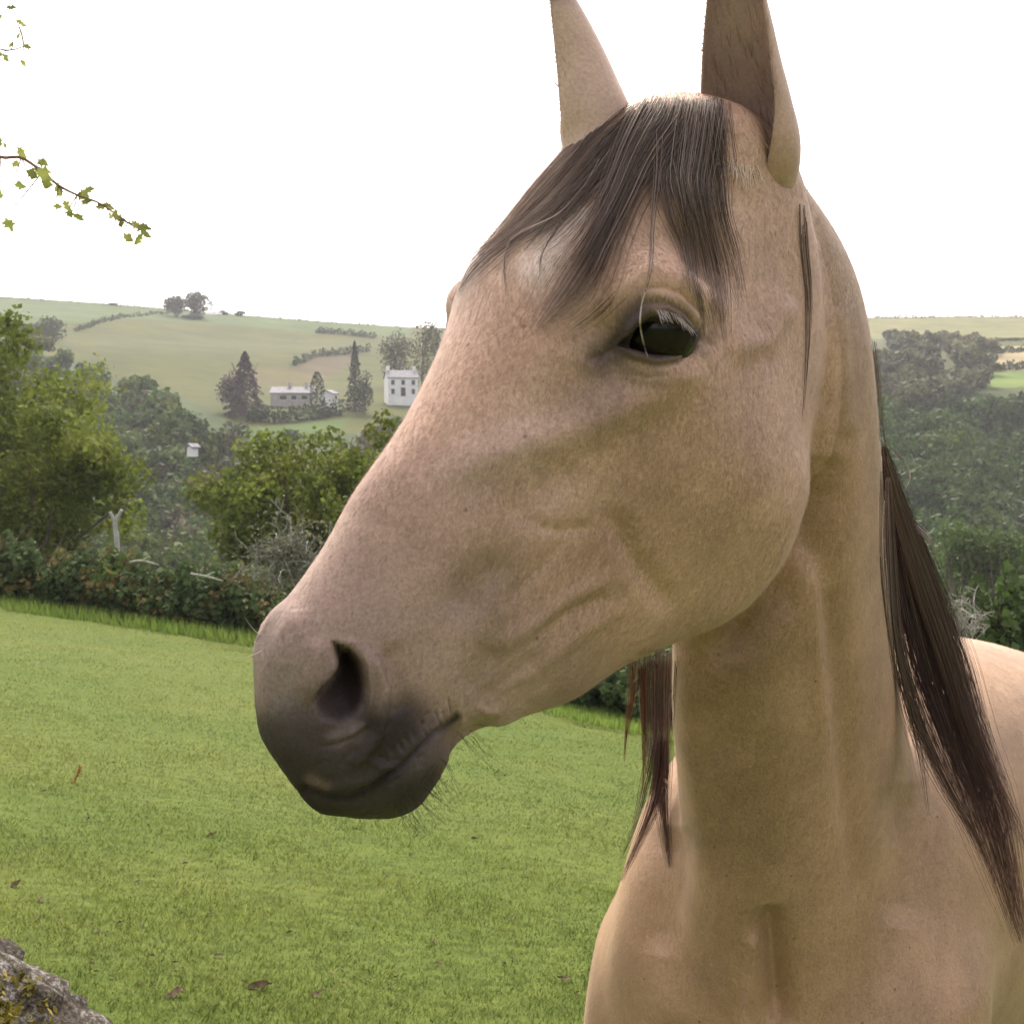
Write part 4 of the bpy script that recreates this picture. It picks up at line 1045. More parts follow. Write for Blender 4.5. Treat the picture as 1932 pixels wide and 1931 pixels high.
paint(blob([(1090, 770), (1150, 740)], 75, .42), (.22, .165, .14))       # shade in the hollow below the eye, painted in
paint(blob([(930, 1080), (880, 1130)], 60, .35), (.20, .155, .135))  # painted shade in the hollow above the lips
paint(blob([(925, 1240), (890, 1300)], 40, .35), (.20, .15, .12))  # hollow behind the mouth, its shade put into the colour
paint(blob([(1075, 400), (1015, 500)], 42, .85) * (.8 + .2 * np.sin(hx * .19) * np.sin(hy * .11 + hx * .07)), (.74, .66, .61))        # star on the forehead
paint(blob([(890, 880), (980, 830)], 85, .5), (.58, .44, .38))  # painted highlight on the cheekbone
paint(blob([(1050, 950), (1130, 920)], 50, .3), (.54, .40, .33))  # bright band across the cheek, light put into the colour
paint(blob([(1230, 480), (1180, 430)], 70, .35), (.52, .37, .25))
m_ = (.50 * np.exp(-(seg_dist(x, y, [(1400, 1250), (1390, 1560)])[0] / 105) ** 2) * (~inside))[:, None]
Cc = Cc * (1 - m_) + np.array([.25, .16, .10]) * m_  # front of the neck darkened, shade below the jaw painted in
# legs dark below the knee
m_ = (sstep(.52, .40, V[:, 2]))[:, None]; Cc = Cc * (1 - m_) + np.array([.03, .025, .023]) * m_
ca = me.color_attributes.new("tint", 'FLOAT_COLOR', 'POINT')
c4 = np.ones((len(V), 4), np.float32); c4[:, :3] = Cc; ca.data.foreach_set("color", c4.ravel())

def coat_material(name, fine=True):
    m, nt, b = nodemat(name)
    at_ = N(nt, "ShaderNodeAttribute", attribute_name="tint")
    tc = N(nt, "ShaderNodeTexCoord")
    n1 = N(nt, "ShaderNodeTexNoise", Scale=14.0, Detail=5.0); nt.links.new(tc.outputs["Object"], n1.inputs["Vector"])
    n2 = N(nt, "ShaderNodeTexNoise", Scale=420.0, Detail=3.0); nt.links.new(tc.outputs["Object"], n2.inputs["Vector"])
    r1 = ramp(nt, n1.outputs["Fac"], [(.3, (.80, .76, .75)), (.7, (1.10, 1.07, 1.05))])
    r2 = ramp(nt, n2.outputs["Fac"], [(.3, (.84, .83, .82)), (.7, (1.1, 1.1, 1.1))])
    mx = N(nt, "ShaderNodeMix", data_type='RGBA', blend_type='MULTIPLY'); mx.inputs[0].default_value = 1
    my = N(nt, "ShaderNodeMix", data_type='RGBA', blend_type='MULTIPLY'); my.inputs[0].default_value = 1
    nt.links.new(at_.outputs["Color"], mx.inputs[6]); nt.links.new(r1.outputs[0], mx.inputs[7])
    nt.links.new(mx.outputs[2], my.inputs[6]); nt.links.new(r2.outputs[0], my.inputs[7])
    # specks: small scabs and stuck hairs
    vo = N(nt, "ShaderNodeTexVoronoi", Scale=34.0); nt.links.new(tc.outputs["Object"], vo.inputs["Vector"])
    rs = ramp(nt, vo.outputs["Distance"], [(.035, (.25, .2, .2)), (.07, (1, 1, 1))])
    mz = N(nt, "ShaderNodeMix", data_type='RGBA', blend_type='MULTIPLY'); mz.inputs[0].default_value = .75
    nt.links.new(my.outputs[2], mz.inputs[6]); nt.links.new(rs.outputs[0], mz.inputs[7])
    nt.links.new((mz if fine else my).outputs[2], b.inputs["Base Color"])
    b.inputs["Roughness"].default_value = .52
    bw = N(nt, "ShaderNodeRGBToBW"); nt.links.new(at_.outputs["Color"], bw.inputs[0]); mr = N(nt, "ShaderNodeMapRange"); nt.links.new(bw.outputs[0], mr.inputs[0])
    mr.inputs[1].default_value = 0; mr.inputs[2].default_value = .28; mr.inputs[3].default_value = .16; mr.inputs[4].default_value = .40; nt.links.new(mr.outputs[0], b.inputs["Specular IOR Level"])
    m2 = N(nt, "ShaderNodeMapRange"); nt.links.new(bw.outputs[0], m2.inputs[0]); m2.inputs[1].default_value = .05; m2.inputs[2].default_value = .3; m2.inputs[3].default_value = 0; m2.inputs[4].default_value = .2; nt.links.new(m2.outputs[0], b.inputs["Sheen Weight"])
    b.inputs["Sheen Weight"].default_value = .2; b.inputs["Sheen Roughness"].default_value = .4
    b.inputs["Sheen Tint"].default_value = (1, .85, .7, 1)
    if fine:
        mp = N(nt, "ShaderNodeMapping"); nt.links.new(tc.outputs["Object"], mp.inputs[0])
        n3 = N(nt, "ShaderNodeTexNoise", Scale=260.0, Detail=4.0, Roughness=.65); nt.links.new(mp.outputs[0], n3.inputs["Vector"])
        n4 = N(nt, "ShaderNodeTexNoise", Scale=38.0, Detail=3.0); nt.links.new(mp.outputs[0], n4.inputs["Vector"])
        b1 = N(nt, "ShaderNodeBump", Strength=.35, Distance=.0012); nt.links.new(n3.outputs["Fac"], b1.inputs["Height"])
        b2 = N(nt, "ShaderNodeBump", Strength=.35, Distance=.004); nt.links.new(n4.outputs["Fac"], b2.inputs["Height"])
        nt.links.new(b1.outputs[0], b2.inputs["Normal"]); nt.links.new(b2.outputs[0], b.inputs["Normal"])
    return m
M_COAT = coat_material("horse_coat")
me.materials.append(M_COAT)
from mathutils.bvhtree import BVHTree
nrmV = normals(me, V)
me.calc_loop_triangles()
TRI = np.empty(len(me.loop_triangles) * 3, np.int32); me.loop_triangles.foreach_get("vertices", TRI); TRI = TRI.reshape(-1, 3)
bvh = BVHTree.FromPolygons([tuple(p) for p in V], TRI.tolist())

def cast(pxx, pyy, back=6):
    r = ray(pxx, pyy); rn = Vector(r).normalized()
    return bvh.ray_cast(Vector((0, 0, CAM_Z)), rn)

def add_part(name, V_, T_, mat, parent=horse, **kw):
    o = mesh_np(name, V_, T_, mat, **kw)
    o.parent = parent; o.matrix_parent_inverse = parent_inv(parent)
    return o
def parent_inv(p):
    return Matrix.Translation(-Vector(horse.location)) if p == horse else Matrix()

# ---------------------------------------------------------------- eyes
m_eye, nt, b = nodemat("eye_dark_brown")
tc = N(nt, "ShaderNodeTexCoord"); nn_ = N(nt, "ShaderNodeTexNoise", Scale=60.0, Detail=4.0); nt.links.new(tc.outputs["Object"], nn_.inputs["Vector"])
r_ = ramp(nt, nn_.outputs["Fac"], [(.3, (.006, .004, .004)), (.7, (.016, .010, .010))]); nt.links.new(r_.outputs[0], b.inputs["Base Color"])
b.inputs["Roughness"].default_value = .22; b.inputs["Specular IOR Level"].default_value = .08; b.inputs["Coat Weight"].default_value = .30; b.inputs["Coat Roughness"].default_value = .03
rim_pts = [to_px(np.array(cast(*p)[0]))[2] for p in [(1150, 660), (1200, 572), (1262, 560), (1320, 625), (1290, 690), (1200, 690)]]

rc = w2h(px3(1240, 623, np.mean(rim_pts) + .0250))
for sgn in (1, -1):
    c = h2w((rc[0], rc[1], sgn * rc[2]))
    Rr = ellipsoid(c, (.0305, .0290, .0295), HM, 40, 60)
    Vv, Tt = close_tube(Rr)
    add_part("eye", Vv, fix_winding(Vv - c, Tt), m_eye, smooth=True)

# ---------------------------------------------------------------- hair
def strands_mesh(name, P, rad, mat, cols, parent=horse, taper=.75):
    """P (n, k, 3) points, rad (n,) radius -> one mesh of three sided tapering hairs"""
    n, k, _ = P.shape
    T_ = np.gradient(P, axis=1); T_ /= np.linalg.norm(T_, axis=2, keepdims=True) + 1e-9
    ref = np.tile(np.array([.31, .2, .93]), (n, k, 1)); a = np.cross(T_, ref); a /= np.linalg.norm(a, axis=2, keepdims=True) + 1e-9
    b_ = np.cross(T_, a)
    rr = rad[:, None] * (1 - taper * np.linspace(0, 1, k)[None] ** 2)
    ring = np.stack([P + rr[..., None] * (math.cos(q) * a + math.sin(q) * b_) for q in (0, 2.094, 4.189)], 2)   # n,k,3,3
    Vv = ring.reshape(-1, 3)
    base = (np.arange(n) * k * 3)[:, None, None] + (np.arange(k - 1) * 3)[None, :, None] + np.zeros((1, 1, 3), int)
    j = np.arange(3)[None, None]; j2 = (j + 1) % 3
    A, B, C_, D_ = base + j, base + j2, base + 3 + j, base + 3 + j2
    Tt = np.concatenate([np.stack([A, B, D_], -1).reshape(-1, 3), np.stack([A, D_, C_], -1).reshape(-1, 3)])
    cc = np.repeat(cols.reshape(n, -1, 3) if cols.ndim == 3 else np.repeat(cols[:, None], k, 1), 3, axis=1).reshape(-1, 3)
    return add_part(name, Vv, Tt, mat, parent=parent, cols=cc, smooth=True)

m_hair, nt, b = nodemat("horse_hair")
at_ = N(nt, "ShaderNodeAttribute", attribute_name="tint"); nt.links.new(at_.outputs["Color"], b.inputs["Base Color"])
b.inputs["Roughness"].default_value = .55; b.inputs["Specular IOR Level"].default_value = .3
tr = N(nt, "ShaderNodeBsdfTranslucent"); nt.links.new(at_.outputs["Color"], tr.inputs[0])
mxs = N(nt, "ShaderNodeMixShader"); mxs.inputs[0].default_value = .15
out = nt.nodes["Material Output"]; nt.links.new(b.outputs[0], mxs.inputs[1]); nt.links.new(tr.outputs[0], mxs.inputs[2]); nt.links.new(mxs.outputs[0], out.inputs[0])

M_EAR = coat_material("ear_coat", False)
# ---------------------------------------------------------------- ears
def make_ear(rows, o_dir, tints, dk_=(.80, .97)):
    """rows: px, py, depth, half width, half depth, span of the shell in degrees, thickness"""
    K = [(t, *px3(r[0], r[1], r[2]), *r[3:]) for t, r in enumerate(rows)]
    n = 60; t = np.linspace(0, len(rows) - 1, n); S = catmull(K, t); C = S[:, :3]
    A = np.gradient(C, axis=0); A /= np.linalg.norm(A, axis=1)[:, None]
    o = np.asarray(o_dir, float); O = o - (A @ o)[:, None] * A; O /= np.linalg.norm(O, axis=1)[:, None]
    Wd = np.cross(A, O)
    k = 26; s = np.linspace(-1, 1, k)
    rings = []
    for i in range(n):
        sp = math.radians(S[i, 5]); th = s * sp
        outer = C[i] - O[i] * (np.cos(th) * S[i, 4])[:, None] + Wd[i] * (np.sin(th) * S[i, 3])[:, None]
        tk = S[i, 6] * (1 - .6 * np.abs(s) ** 3)
        inner = C[i] - O[i] * (np.cos(th) * (S[i, 4] - tk))[:, None] + Wd[i] * (np.sin(th) * (S[i, 3] - tk))[:, None]
        rings.append(np.concatenate([outer, inner[::-1]]))
    Vv, Tt = close_tube(np.array(rings))
    Tt = fix_winding(Vv - Vv.mean(0), Tt)
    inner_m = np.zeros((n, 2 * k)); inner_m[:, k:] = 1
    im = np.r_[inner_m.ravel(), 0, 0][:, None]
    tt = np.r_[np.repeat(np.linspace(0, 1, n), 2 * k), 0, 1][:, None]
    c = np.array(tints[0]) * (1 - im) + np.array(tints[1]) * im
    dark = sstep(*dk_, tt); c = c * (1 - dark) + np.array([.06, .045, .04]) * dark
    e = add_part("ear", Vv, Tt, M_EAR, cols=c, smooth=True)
    RR = np.array(rings); hairs, hc = [], []
    for q in range(900):      # soft hair lining the hollow and fringing the rims
        i = int(rng.uniform(6, n * .85)); rim = q % 3 == 0
        j = (int(rng.choice([k, 2 * k - 1])) if rim else int(rng.uniform(k, 2 * k)))
        p = RR[i, j]; d_ = A[i] * rng.uniform(.6, 1) + O[i] * rng.uniform(.1, .5) + rng.normal(0, .18, 3)
        if rim: d_ = A[i] * .8 + (p - C[i]) / (np.linalg.norm(p - C[i]) + 1e-6) * .55 + O[i] * .3 + rng.normal(0, .15, 3)
        L_ = rng.uniform(.004, .010) if rim else rng.uniform(.006, .016); tq_ = np.linspace(0, 1, 5)[:, None]
        hairs.append(p + d_ * tq_ * L_ + A[i] * tq_ ** 2 * L_ * .3); hc.append(np.array([.46, .34, .27]) * rng.uniform(.6, 1.3))
    strands_mesh("ear_lining", np.array(hairs), np.full(len(hairs), .00016), m_hair, np.array(hc), e)
    return e
_de = to_px(np.array(cast(1405, 300)[0]))[2] + .040
def dE(rows, d): return [(r[0], r[1], r[2] - 1.035 + d, *r[3:]) for r in rows]
near_ear = make_ear(dE([
    (1440, 395, 1.135, .024, .020, 175, .008), (1434, 348, 1.085, .032, .026, 168, .006), (1420, 288, 1.045, .0385, .032, 142, .004), (1408, 210, 1.03, .0355, .032, 118, .003),
    (1398, 130, 1.02, .031, .028, 108, .003), (1390, 40, 1.01, .026, .022, 100, .0025), (1384, -50, 1.00, .019, .016, 95, .0022), (1382, -120, .99, .010, .009, 90, .002), (1382, -150, .99, .0015, .0015, 85, .001)], _de),
    (-.62, -.80, 0.0), [(.46, .315, .225), (.36, .255, .215)])
_df = to_px(np.array(cast(1132, 285)[0]))[2] + .045
far_ear = make_ear([(r[0], r[1], r[2] - 1.10 + _df, *r[3:]) for r in [
    (1130, 330, 1.09, .026, .022, 175, .008), (1127, 285, 1.10, .030, .026, 165, .006), (1118, 235, 1.105, .034, .030, 135, .004), (1100, 180, 1.105, .033, .0285, 118, .003),
    (1080, 110, 1.10, .027, .024, 108, .003), (1058, 30, 1.09, .020, .0165, 100, .0025), (1047, -12, 1.085, .0145, .011, 95, .0022), (1038, -36, 1.08, .009, .006, 90, .002), (1033, -50, 1.08, .0015, .0015, 85, .001)]],
    (-.95, .22, .1), [(.50, .36, .28), (.23, .165, .15)], (.60, .80))

def lock(guide, n, r0=.00022, k=16, clump=.5, lift=.004, fuzz=.35, depth=None, wav=3.0, lenvar=.35, start=0.0):
    """guide rows: px, py, half width px (and depth if not resting on the body); returns (n, k, 3) points"""
    G = np.asarray(guide, float); t = np.linspace(0, 1, k)
    par = np.linspace(0, 1, len(G)); Gs = catmull(np.c_[par, G], t)
    out_ = []
    for i in range(n):
        s = float(np.clip(rng.normal(0, .58), -1.5, 1.5)); le = 1 - lenvar * rng.random() ** 1.5; st = start * rng.random() ** 1.3
        tt = st + (le - st) * t
        Gi = catmull(np.c_[par, G], tt)
        d = np.gradient(Gi[:, :2], axis=0); d /= np.hypot(*d.T)[:, None] + 1e-9; nrm_ = np.c_[-d[:, 1], d[:, 0]]
        ph = rng.random() * 6.28; fr = rng.uniform(1, 3)
        offs = s * Gi[:, 2] + wav * np.sin(fr * t * 3 + ph) * t * fuzz
        p = Gi[:, :2] + nrm_ * offs[:, None]
        lf = lift * (.3 + rng.random() * (1.2)) 
        last = None; pts_ = np.zeros((k, 3)); has = np.zeros(k, bool)
        for j in range(k):
            dd = 1e9
            h = cast(p[j, 0], p[j, 1])
            if h[0] is not None:
                dd = to_px(np.array(h[0]))[2] - lf
            if G.shape[1] > 3: dd = min(dd, Gi[j, 3] + (lf - lift) * 3) if dd < 1e8 else Gi[j, 3] + (lf - lift) * 3
            elif dd > 1e8: dd = last if last is not None else np.nan
            elif last is not None: dd = min(dd, last + .03)
            last = dd; pts_[j] = (0, 0, CAM_Z); pts_[j] += ray(p[j, 0], p[j, 1]) * dd
        if np.isnan(pts_).any():
            continue
        out_.append(pts_)
    P = np.array(out_)
    return P
def hair_cols(n, base, var=.35, light=0.0, lc=(.30, .24, .20)):
    c = np.asarray(base)[None] * (1 + var * rng.standard_normal((n, 1))).clip(.35, 2.2)
    m_ = rng.random(n) < light; c[m_] = np.asarray(lc) * (0.7 + .5 * rng.random((m_.sum(), 1)))
    return c
DK = (.175, .125, .102)
def group(name, locks, parent=horse):
    P, R, C_ = [], [], []
    for g in locks:
        p = lock(g['g'], g['n'], lift=g.get('lift', .004), lenvar=g.get('lv', .35), wav=g.get('wav', 3.0), start=g.get('st', .10))
        P.append(p); R.append(np.full(len(p), g.get('r', .00024)) * rng.uniform(.7, 1.3, len(p)))
        c = hair_cols(len(p), g.get('c', DK), light=g.get('li', .05))
        if 'tip' in g:
            w_ = np.linspace(0, 1, p.shape[1])[None, :, None] ** 2
            c = c[:, None] * (1 - w_) + np.asarray(g['tip']) * w_ * rng.uniform(.6, 1.3, (len(p), 1, 1))
        else: c = np.repeat(c[:, None], p.shape[1], 1)
        C_.append(c)
    return strands_mesh(name, np.concatenate(P), np.concatenate(R), m_hair, np.concatenate(C_), parent)

L3 = .003
forelock = group("forelock", [
    dict(g=[(1200, 205, 50), (1150, 250, 62), (1095, 310, 48), (1030, 380, 38), (960, 440, 26), (890, 500, 26), (850, 570, 13)], n=187, lv=.6, lift=.005),
    dict(g=[(1235, 195, 60), (1180, 255, 60), (1110, 330, 40), (1040, 410, 39), (985, 480, 16)], n=93, lv=.4, lift=.006),
    dict(g=[(1262, 192, 66), (1215, 270, 56), (1172, 350, 42), (1135, 440, 40), (1085, 530, 52), (1015, 620, 16)], n=230, lv=.55, lift=.007),
    dict(g=[(1255, 195, 50), (1205, 280, 40), (1165, 370, 36), (1115, 460, 40), (1065, 540, 58), (1000, 630, 29)], n=93, lv=.5, lift=.010, li=.08),
    dict(g=[(1300, 185, 48), (1280, 255, 64), (1240, 320, 100), (1215, 370, 74)], n=201, lv=.6, lift=.008),
    dict(g=[(1318, 185, 36), (1315, 260, 46), (1316, 330, 50), (1330, 420, 38), (1352, 520, 45), (1366, 640, 26)], n=151, lv=.7, lift=.007, li=.12),
    dict(g=[(1318, 200, 40), (1305, 290, 40), (1300, 350, 36), (1325, 440, 26), (1345, 530, 32), (1372, 610, 16)], n=54, lv=.6, lift=.010, li=.3),
    dict(g=[(1350, 182, 22), (1350, 240, 30), (1342, 300, 45), (1345, 350, 26)], n=122, lv=.5, lift=.006),
    dict(g=[(1335, 200, 16), (1350, 310, 24), (1364, 400, 16), (1385, 480, 16), (1404, 570, 10)], n=46, lv=.5, lift=.008),
    dict(g=[(1180, 250, 14), (1120, 330, 9), (1060, 400, 6), (1000, 430, 5), (962, 455, 3), (952, 500, 3), (957, 560, 3)], n=12, lv=.1, lift=.009, wav=5),
    dict(g=[(1150, 290, 14), (1100, 370, 9), (1050, 430, 5), (1022, 480, 3), (1018, 525, 2)], n=9, lv=.15, lift=.009, wav=5),
    dict(g=[(1240, 240, 14), (1238, 330, 8), (1230, 420, 5), (1226, 500, 4), (1214, 560, 2)], n=12, lv=.25, lift=.009),
    dict(g=[(1222, 535, 1.5), (1211, 570, 1.5), (1207, 610, 2), (1213, 645, 2), (1222, 675, 1)], n=7, lv=.1, lift=.012, c=(.50, .42, .38), wav=1, r=.0003),
    dict(g=[(1270, 300, 14), (1290, 400, 10), (1305, 500, 8), (1322, 580, 4), (1330, 640, 2)], n=19, lv=.3, lift=.009, li=.5),
    dict(g=[(1270, 280, 20), (1250, 330, 14), (1262, 400, 12), (1290, 480, 8), (1300, 560, 4)], n=27, lv=.4, lift=.008, li=.2),
    dict(g=[(1165, 545, 16), (1120, 590, 14), (1040, 650, 8)], n=9, lv=.3, lift=.004, st=.3, c=(.16, .11, .09)),
])
# wisps that catch the light at the far edge of the forehead and between the ears
group("hair_tuft", [
    dict(g=[(1150, 225, 16), (1085, 282, 18), (1020, 350, 16), (955, 425, 12), (900, 485, 8)], n=160, c=(.20, .14, .11), lift=.003, lv=.6, st=.4),
])
REDT = (.15, .070, .042)
mane = group("mane", [
    dict(g=[(1648, 640, 5, 1.30), (1660, 740, 5, 1.32), (1668, 830, 8, 1.36), (1690, 950, 16, 1.40), (1715, 1100, 22, 1.42)], n=14, lv=.3),
    dict(g=[(1668, 840, 4, 1.36), (1690, 960, 20, 1.40), (1722, 1100, 40, 1.42), (1765, 1250, 52, 1.42), (1815, 1400, 46, 1.40), (1870, 1550, 40, 1.37), (1930, 1780, 14, 1.33)], n=900, lv=.4, r=.00030, st=.3, li=.24, tip=REDT, wav=12, c=(.095, .066, .068)),
    dict(g=[(1672, 860, 4, 1.35), (1705, 980, 14, 1.385), (1750, 1110, 20, 1.40), (1790, 1230, 20, 1.40), (1830, 1360, 18, 1.39), (1880, 1480, 16, 1.37), (1940, 1600, 12, 1.34)], n=260, lv=.3, st=.3, li=.35, tip=REDT),
    dict(g=[(1675, 900, 4, 1.34), (1680, 1050, 8, 1.35), (1690, 1200, 10, 1.36), (1720, 1330, 14, 1.37), (1770, 1450, 14, 1.36), (1830, 1560, 10, 1.35), (1882, 1665, 4, 1.33)], n=170, lv=.4, li=.25, tip=(.12, .05, .03)),
    dict(g=[(1690, 1180, 10, 1.37), (1712, 1320, 16, 1.37), (1735, 1420, 12, 1.37), (1752, 1540, 6, 1.36)], n=50, lv=.4, li=.2),
    dict(g=[(1512, 385, 8), (1516, 470, 11), (1524, 560, 9), (1522, 680, 4), (1514, 800, 2)], n=20, lv=.5, lift=.003, c=(.16, .11, .085), st=.2),
    # the part that fell to the other side, seen under the jaw, backlit red put into its colour
    dict(g=[(1243, 1225, 24, 1.52), (1240, 1330, 22, 1.52), (1243, 1430, 18, 1.50), (1250, 1530, 10, 1.47), (1262, 1640, 4, 1.44)], n=190, lv=.5, r=.0003, tip=REDT, st=.1),
    dict(g=[(1250, 1380, 8, 1.47), (1244, 1470, 12, 1.46), (1225, 1540, 10, 1.44), (1172, 1662, 3, 1.42)], n=90, lv=.3, r=.0003, c=(.09, .052, .042), tip=(.13, .05, .03)),
    dict(g=[(1240, 1380, 8, 1.47), (1222, 1470, 9, 1.46), (1198, 1560, 4, 1.44), (1168, 1630, 2, 1.43)], n=26, lv=.3, c=(.09, .052, .042)),
    dict(g=[(1195, 1245, 10, 1.52), (1192, 1310, 8, 1.52), (1182, 1380, 4, 1.52), (1178, 1440, 2, 1.52)], n=40, lv=.5, c=(.16, .07, .035)),
    dict(g=[(1215, 1240, 12, 1.52), (1218, 1340, 10, 1.52), (1216, 1440, 5, 1.52), (1212, 1500, 3, 1.52)], n=60, lv=.5, c=(.12, .055, .03), tip=(.35, .16, .05)),
    # loose hairs standing off
    dict(g=[(1675, 840, 3, 1.38), (1705, 870, 3, 1.40), (1716, 900, 3, 1.40), (1700, 930, 4, 1.40)], n=3, lv=.05, c=(.35, .3, .28), r=.0004),
    dict(g=[(1715, 985, 8, 1.40), (1745, 1010, 6, 1.40), (1772, 1050, 4, 1.40)], n=14, lv=.2, c=(.35, .3, .28), r=.0004),
])
# the rest of the mane, rooted along the crest and lying over the far side of the neck
tn_ = rng.uniform(.2, 6.0, 2600); Sn = catmull(NECK, tn_); An_ = catmull(NECK, tn_ + .05)[:, :3] - catmull(NECK, tn_ - .05)[:, :3]; An_ /= np.linalg.norm(An_, axis=1)[:, None]; Cn, Dn = Sn[:, :3], Sn[:, 3:6] / np.linalg.norm(Sn[:, 3:6], axis=1)[:, None]
Dh = Dn - (Dn * An_).sum(1)[:, None] * An_; Dh /= np.linalg.norm(Dh, axis=1)[:, None]; Ln_ = np.cross(Dh, An_); Ln_ *= np.where((Ln_ @ HW)[:, None] < 0, 1, -1)      # towards the far side
tq = np.linspace(0, 1, 12)[None, :, None]; rdn, rln = Sn[:, 6:7, None], Sn[:, 8:9, None]
ang_ = (tq ** 1.1) * rng.uniform(.9, 1.5, (2600, 1, 1))
Pm = Cn[:, None] + Dh[:, None] * (rdn * 1.03 + .006) * np.cos(ang_) + Ln_[:, None] * (rln * 1.12 + .012) * np.sin(ang_) + np.array([0, 0, -1.0]) * tq ** 1.5 * rng.uniform(.12, .24, (2600, 1, 1)) + rng.normal(0, .004, (2600, 1, 3))
strands_mesh("mane", Pm, rng.uniform(.0003, .0005, 2600), m_hair, hair_cols(2600, (.085, .060, .056)))
# whiskers
def free_strands(name, rows, mat, col, parent=horse, k=10, rad=.00022):
    P = []
    for (x0, y0, x1, y1, bend, dd) in rows:
        h = cast(x0, y0); d0 = to_px(np.array(h[0]))[2] if h[0] is not None else dd
        t = np.linspace(0, 1, k)
        pxx = x0 + (x1 - x0) * t; pyy = y0 + (y1 - y0) * t + bend * np.sin(t * np.pi)
        P.append(np.array([0, 0, CAM_Z]) + ray(pxx, pyy) * (d0 + (dd - d0) * t)[:, None])
    P = np.array(P); return strands_mesh(name, P, np.full(len(P), rad), mat, np.tile(np.asarray(col), (len(P), 1)), parent)
lr = []
for i in range(44):
    t = .30 + .7 * rng.random(); bx, by = 1204 + 98 * t, 606 - 22 * math.sin(t * 2.6) + 30 * t ** 2; L_ = rng.uniform(12, 26); a_ = math.radians(rng.normal(62 - 25 * t, 13))
    h_ = cast(bx, by - 7); dz = to_px(np.array(h_[0]))[2]; lr.append((bx, by - 7, bx + L_ * math.cos(a_), by + L_ * math.sin(a_), rng.normal(1, 2), dz - .010))
free_strands("eyelash", lr, m_hair, (.50, .42, .39), rad=.00024)
er = []
for i in range(260):
    t = rng.random() * 4; k = int(min(3, t)); f = t - k; Pl = [(1338, 205), (1330, 255), (1350, 290), (1388, 312), (1428, 322)]
    bx = Pl[k][0] * (1 - f) + Pl[k + 1][0] * f + rng.normal(0, 7); by = Pl[k][1] * (1 - f) + Pl[k + 1][1] * f + rng.normal(0, 8)
    L_ = rng.uniform(16, 46); a_ = math.radians(rng.normal(118 - 8 * t, 24)); er.append((bx, by, bx + L_ * math.cos(a_), by + L_ * math.sin(a_), rng.normal(0, 6), to_px(np.array(cast(bx, by)[0]))[2] - rng.uniform(.002, .012) if cast(bx, by)[0] is not None else 1.0))
free_strands("ear_hair", er, m_hair, (.85, .70, .54))
rows = []
for i in range(60):
    t = rng.random(); bx = 740 + 100 * t + rng.normal(0, 8); by = 1535 - 110 * t ** 1.3 + rng.normal(0, 8)
    L_ = rng.uniform(30, 95); a_ = math.radians(rng.normal(52, 9)); rows.append((bx, by, bx + L_ * math.cos(a_), by + L_ * math.sin(a_), rng.normal(0, 4), .84))
for i in range(9):
    bx = rng.uniform(860, 900); by = rng.uniform(1375, 1395); L_ = rng.uniform(40, 110); a_ = math.radians(rng.normal(48, 7))
    rows.append((bx, by, bx + L_ * math.cos(a_), by + L_ * math.sin(a_), rng.normal(0, 4), .88))
free_strands("whisker", rows, m_hair, (.05, .04, .035), rad=.00015)
P = [(505, 1200, 462, 1165, 10, .72), (500, 1212, 470, 1205, 6, .72), (497, 1226, 430, 1243, 6, .70)]
fz = []
for i in range(150):
    t = rng.random(); bx, by = 1005 - 100 * t, 352 + 112 * t; L_ = rng.uniform(10, 38); fz.append((bx + 14, by + 8, bx - L_ * .72 + rng.normal(0, 4), by + L_ * .62 - rng.uniform(2, 12), rng.normal(0, 3), .98))
for i in range(70):
    t = rng.random(); bx, by = 1190 + 140 * t, 214 - 26 * t; L_ = rng.uniform(8, 22); a_ = rng.normal(-2.6, .6); fz.append((bx, by + 12, bx + L_ * math.cos(a_), by + 4 + L_ * math.sin(a_) * .6, rng.normal(0, 2), 1.02))
for i in range(26):
    bx, by = 1082 + rng.normal(0, 4), 275 + rng.normal(0, 6); L_ = rng.uniform(16, 44); a_ = rng.normal(3.1, .3); fz.append((bx + 12, by + 8, bx + L_ * math.cos(a_), by + L_ * math.sin(a_), rng.normal(0, 3), 1.04))
free_strands("hair_tuft", fz, m_hair, (.42, .28, .12))  # gold rim light of the forehead edge put into the hair colour
free_strands("whisker", P, m_hair, (.55, .52, .45))

# ---------------------------------------------------------------- short fur over what the camera sees of the coat
fv = V[TRI]; fn = nrmV[TRI].mean(1); cen = fv.mean(1)
vw = cen - np.array([0, 0, CAM_Z]); vd = np.linalg.norm(vw, axis=1); vw /= vd[:, None]
fx, fy, fd = to_px(cen)
ok = ((fn * vw).sum(1) < .35) & (fx > -40) & (fx < 1990) & (fy > -40) & (fy < 1990) & (cen[:, 1] > 0)
ok &= (Cc[TRI].mean(1)[:, 0] > .11)
ok &= ~((np.abs(w2h(cen)[:, 2]) > .0) & (poly_sd(fx, fy, EYE) < 15) & (fd < 1.05)) & ~((poly_sd(fx, fy, NOSTRIL) < 4) & (fd < 1))
area = np.linalg.norm(np.cross(fv[:, 1] - fv[:, 0], fv[:, 2] - fv[:, 0]), axis=1) * .5
wt = area * ok / vd ** 2; NF = 330000
idx = rng.choice(len(TRI), NF, p=wt / wt.sum())
r1, r2 = rng.random((2, NF)); sq = np.sqrt(r1)
bary = np.stack([1 - sq, sq * (1 - r2), sq * r2], 1)
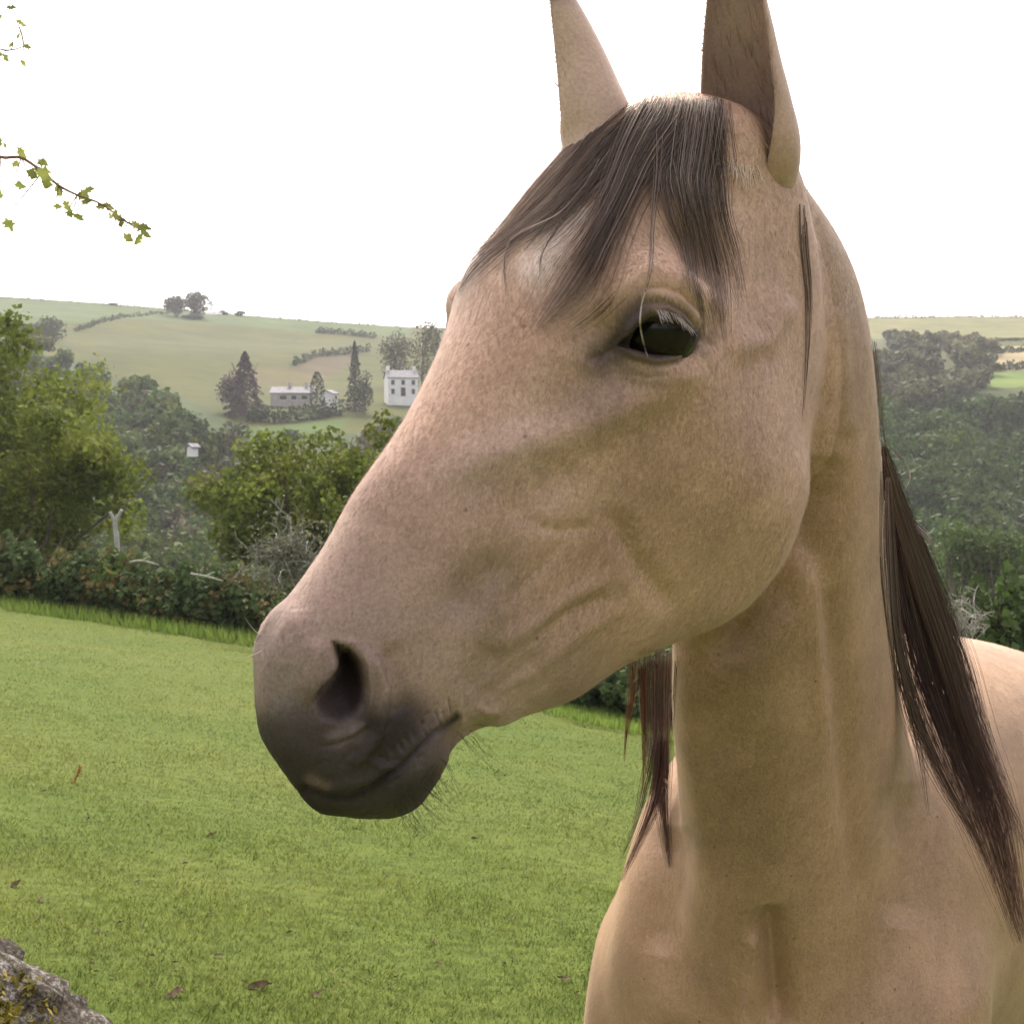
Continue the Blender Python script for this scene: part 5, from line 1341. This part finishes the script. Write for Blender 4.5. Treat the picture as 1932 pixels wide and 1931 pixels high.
Pb = (fv[idx] * bary[..., None]).sum(1); Nb = (nrmV[TRI[idx]] * bary[..., None]).sum(1); Nb /= np.linalg.norm(Nb, axis=1)[:, None]
Cb = (Cc[TRI[idx]] * bary[..., None]).sum(1)
hi, hu, hv_, hw_ = head_wgt(Pb)
flow = np.where(hi[:, None], HU * .6 - HV * np.clip(.9 * sstep(0.42, .1, hu), 0, 1)[:, None] + np.array([0, 0, -.35]), np.array([0, .05, -1.0]))
flow = flow + .22 * rng.standard_normal((NF, 3))
flow -= (flow * Nb).sum(1)[:, None] * Nb; flow /= np.linalg.norm(flow, axis=1)[:, None]
up_ = .14 + .22 * rng.random(NF)
D_ = flow * np.sqrt(1 - up_ ** 2)[:, None] + Nb * up_[:, None]
Ln = rng.uniform(.0035, .0068, NF) * np.where(hi & (hu > .4), .6, 1.0)
side = np.cross(D_, Nb); side /= np.linalg.norm(side, axis=1)[:, None]
wd = .00020
Fv = np.stack([Pb - side * wd - Nb * .0003, Pb + side * wd - Nb * .0003, Pb + D_ * Ln[:, None]], 1).reshape(-1, 3)
Fc = Cb * (1 + .14 * rng.standard_normal((NF, 1))).clip(.6, 1.4)
fur = add_part("short_coat", Fv, np.arange(NF * 3).reshape(-1, 3), coat_material("fur_coat", False), cols=np.repeat(Fc, 3, 0), smooth=True)
fur["kind"] = "stuff"
fur.data.normals_split_custom_set_from_vertices(np.repeat(Nb * .9 + .1 * side, 3, 0).tolist())

# ---------------------------------------------------------------- haze
hz = boxes("haze", [(-3400, 3400, -45, 2700, float(min(ZZ.min(), Z.min())) - 1.0, float(ZZ.max()) + 12.0)], None, None)
mh = bpy.data.materials.new("haze"); mh.use_nodes = True; nt = mh.node_tree; nt.nodes.clear()
pv = nt.nodes.new("ShaderNodeVolumePrincipled"); pv.inputs["Density"].default_value = .00034; pv.inputs["Color"].default_value = (.92, .95, 1.0, 1)
on = nt.nodes.new("ShaderNodeOutputMaterial"); nt.links.new(pv.outputs[0], on.inputs["Volume"]); hz.data.materials.append(mh); tag(hz, kind="stuff")
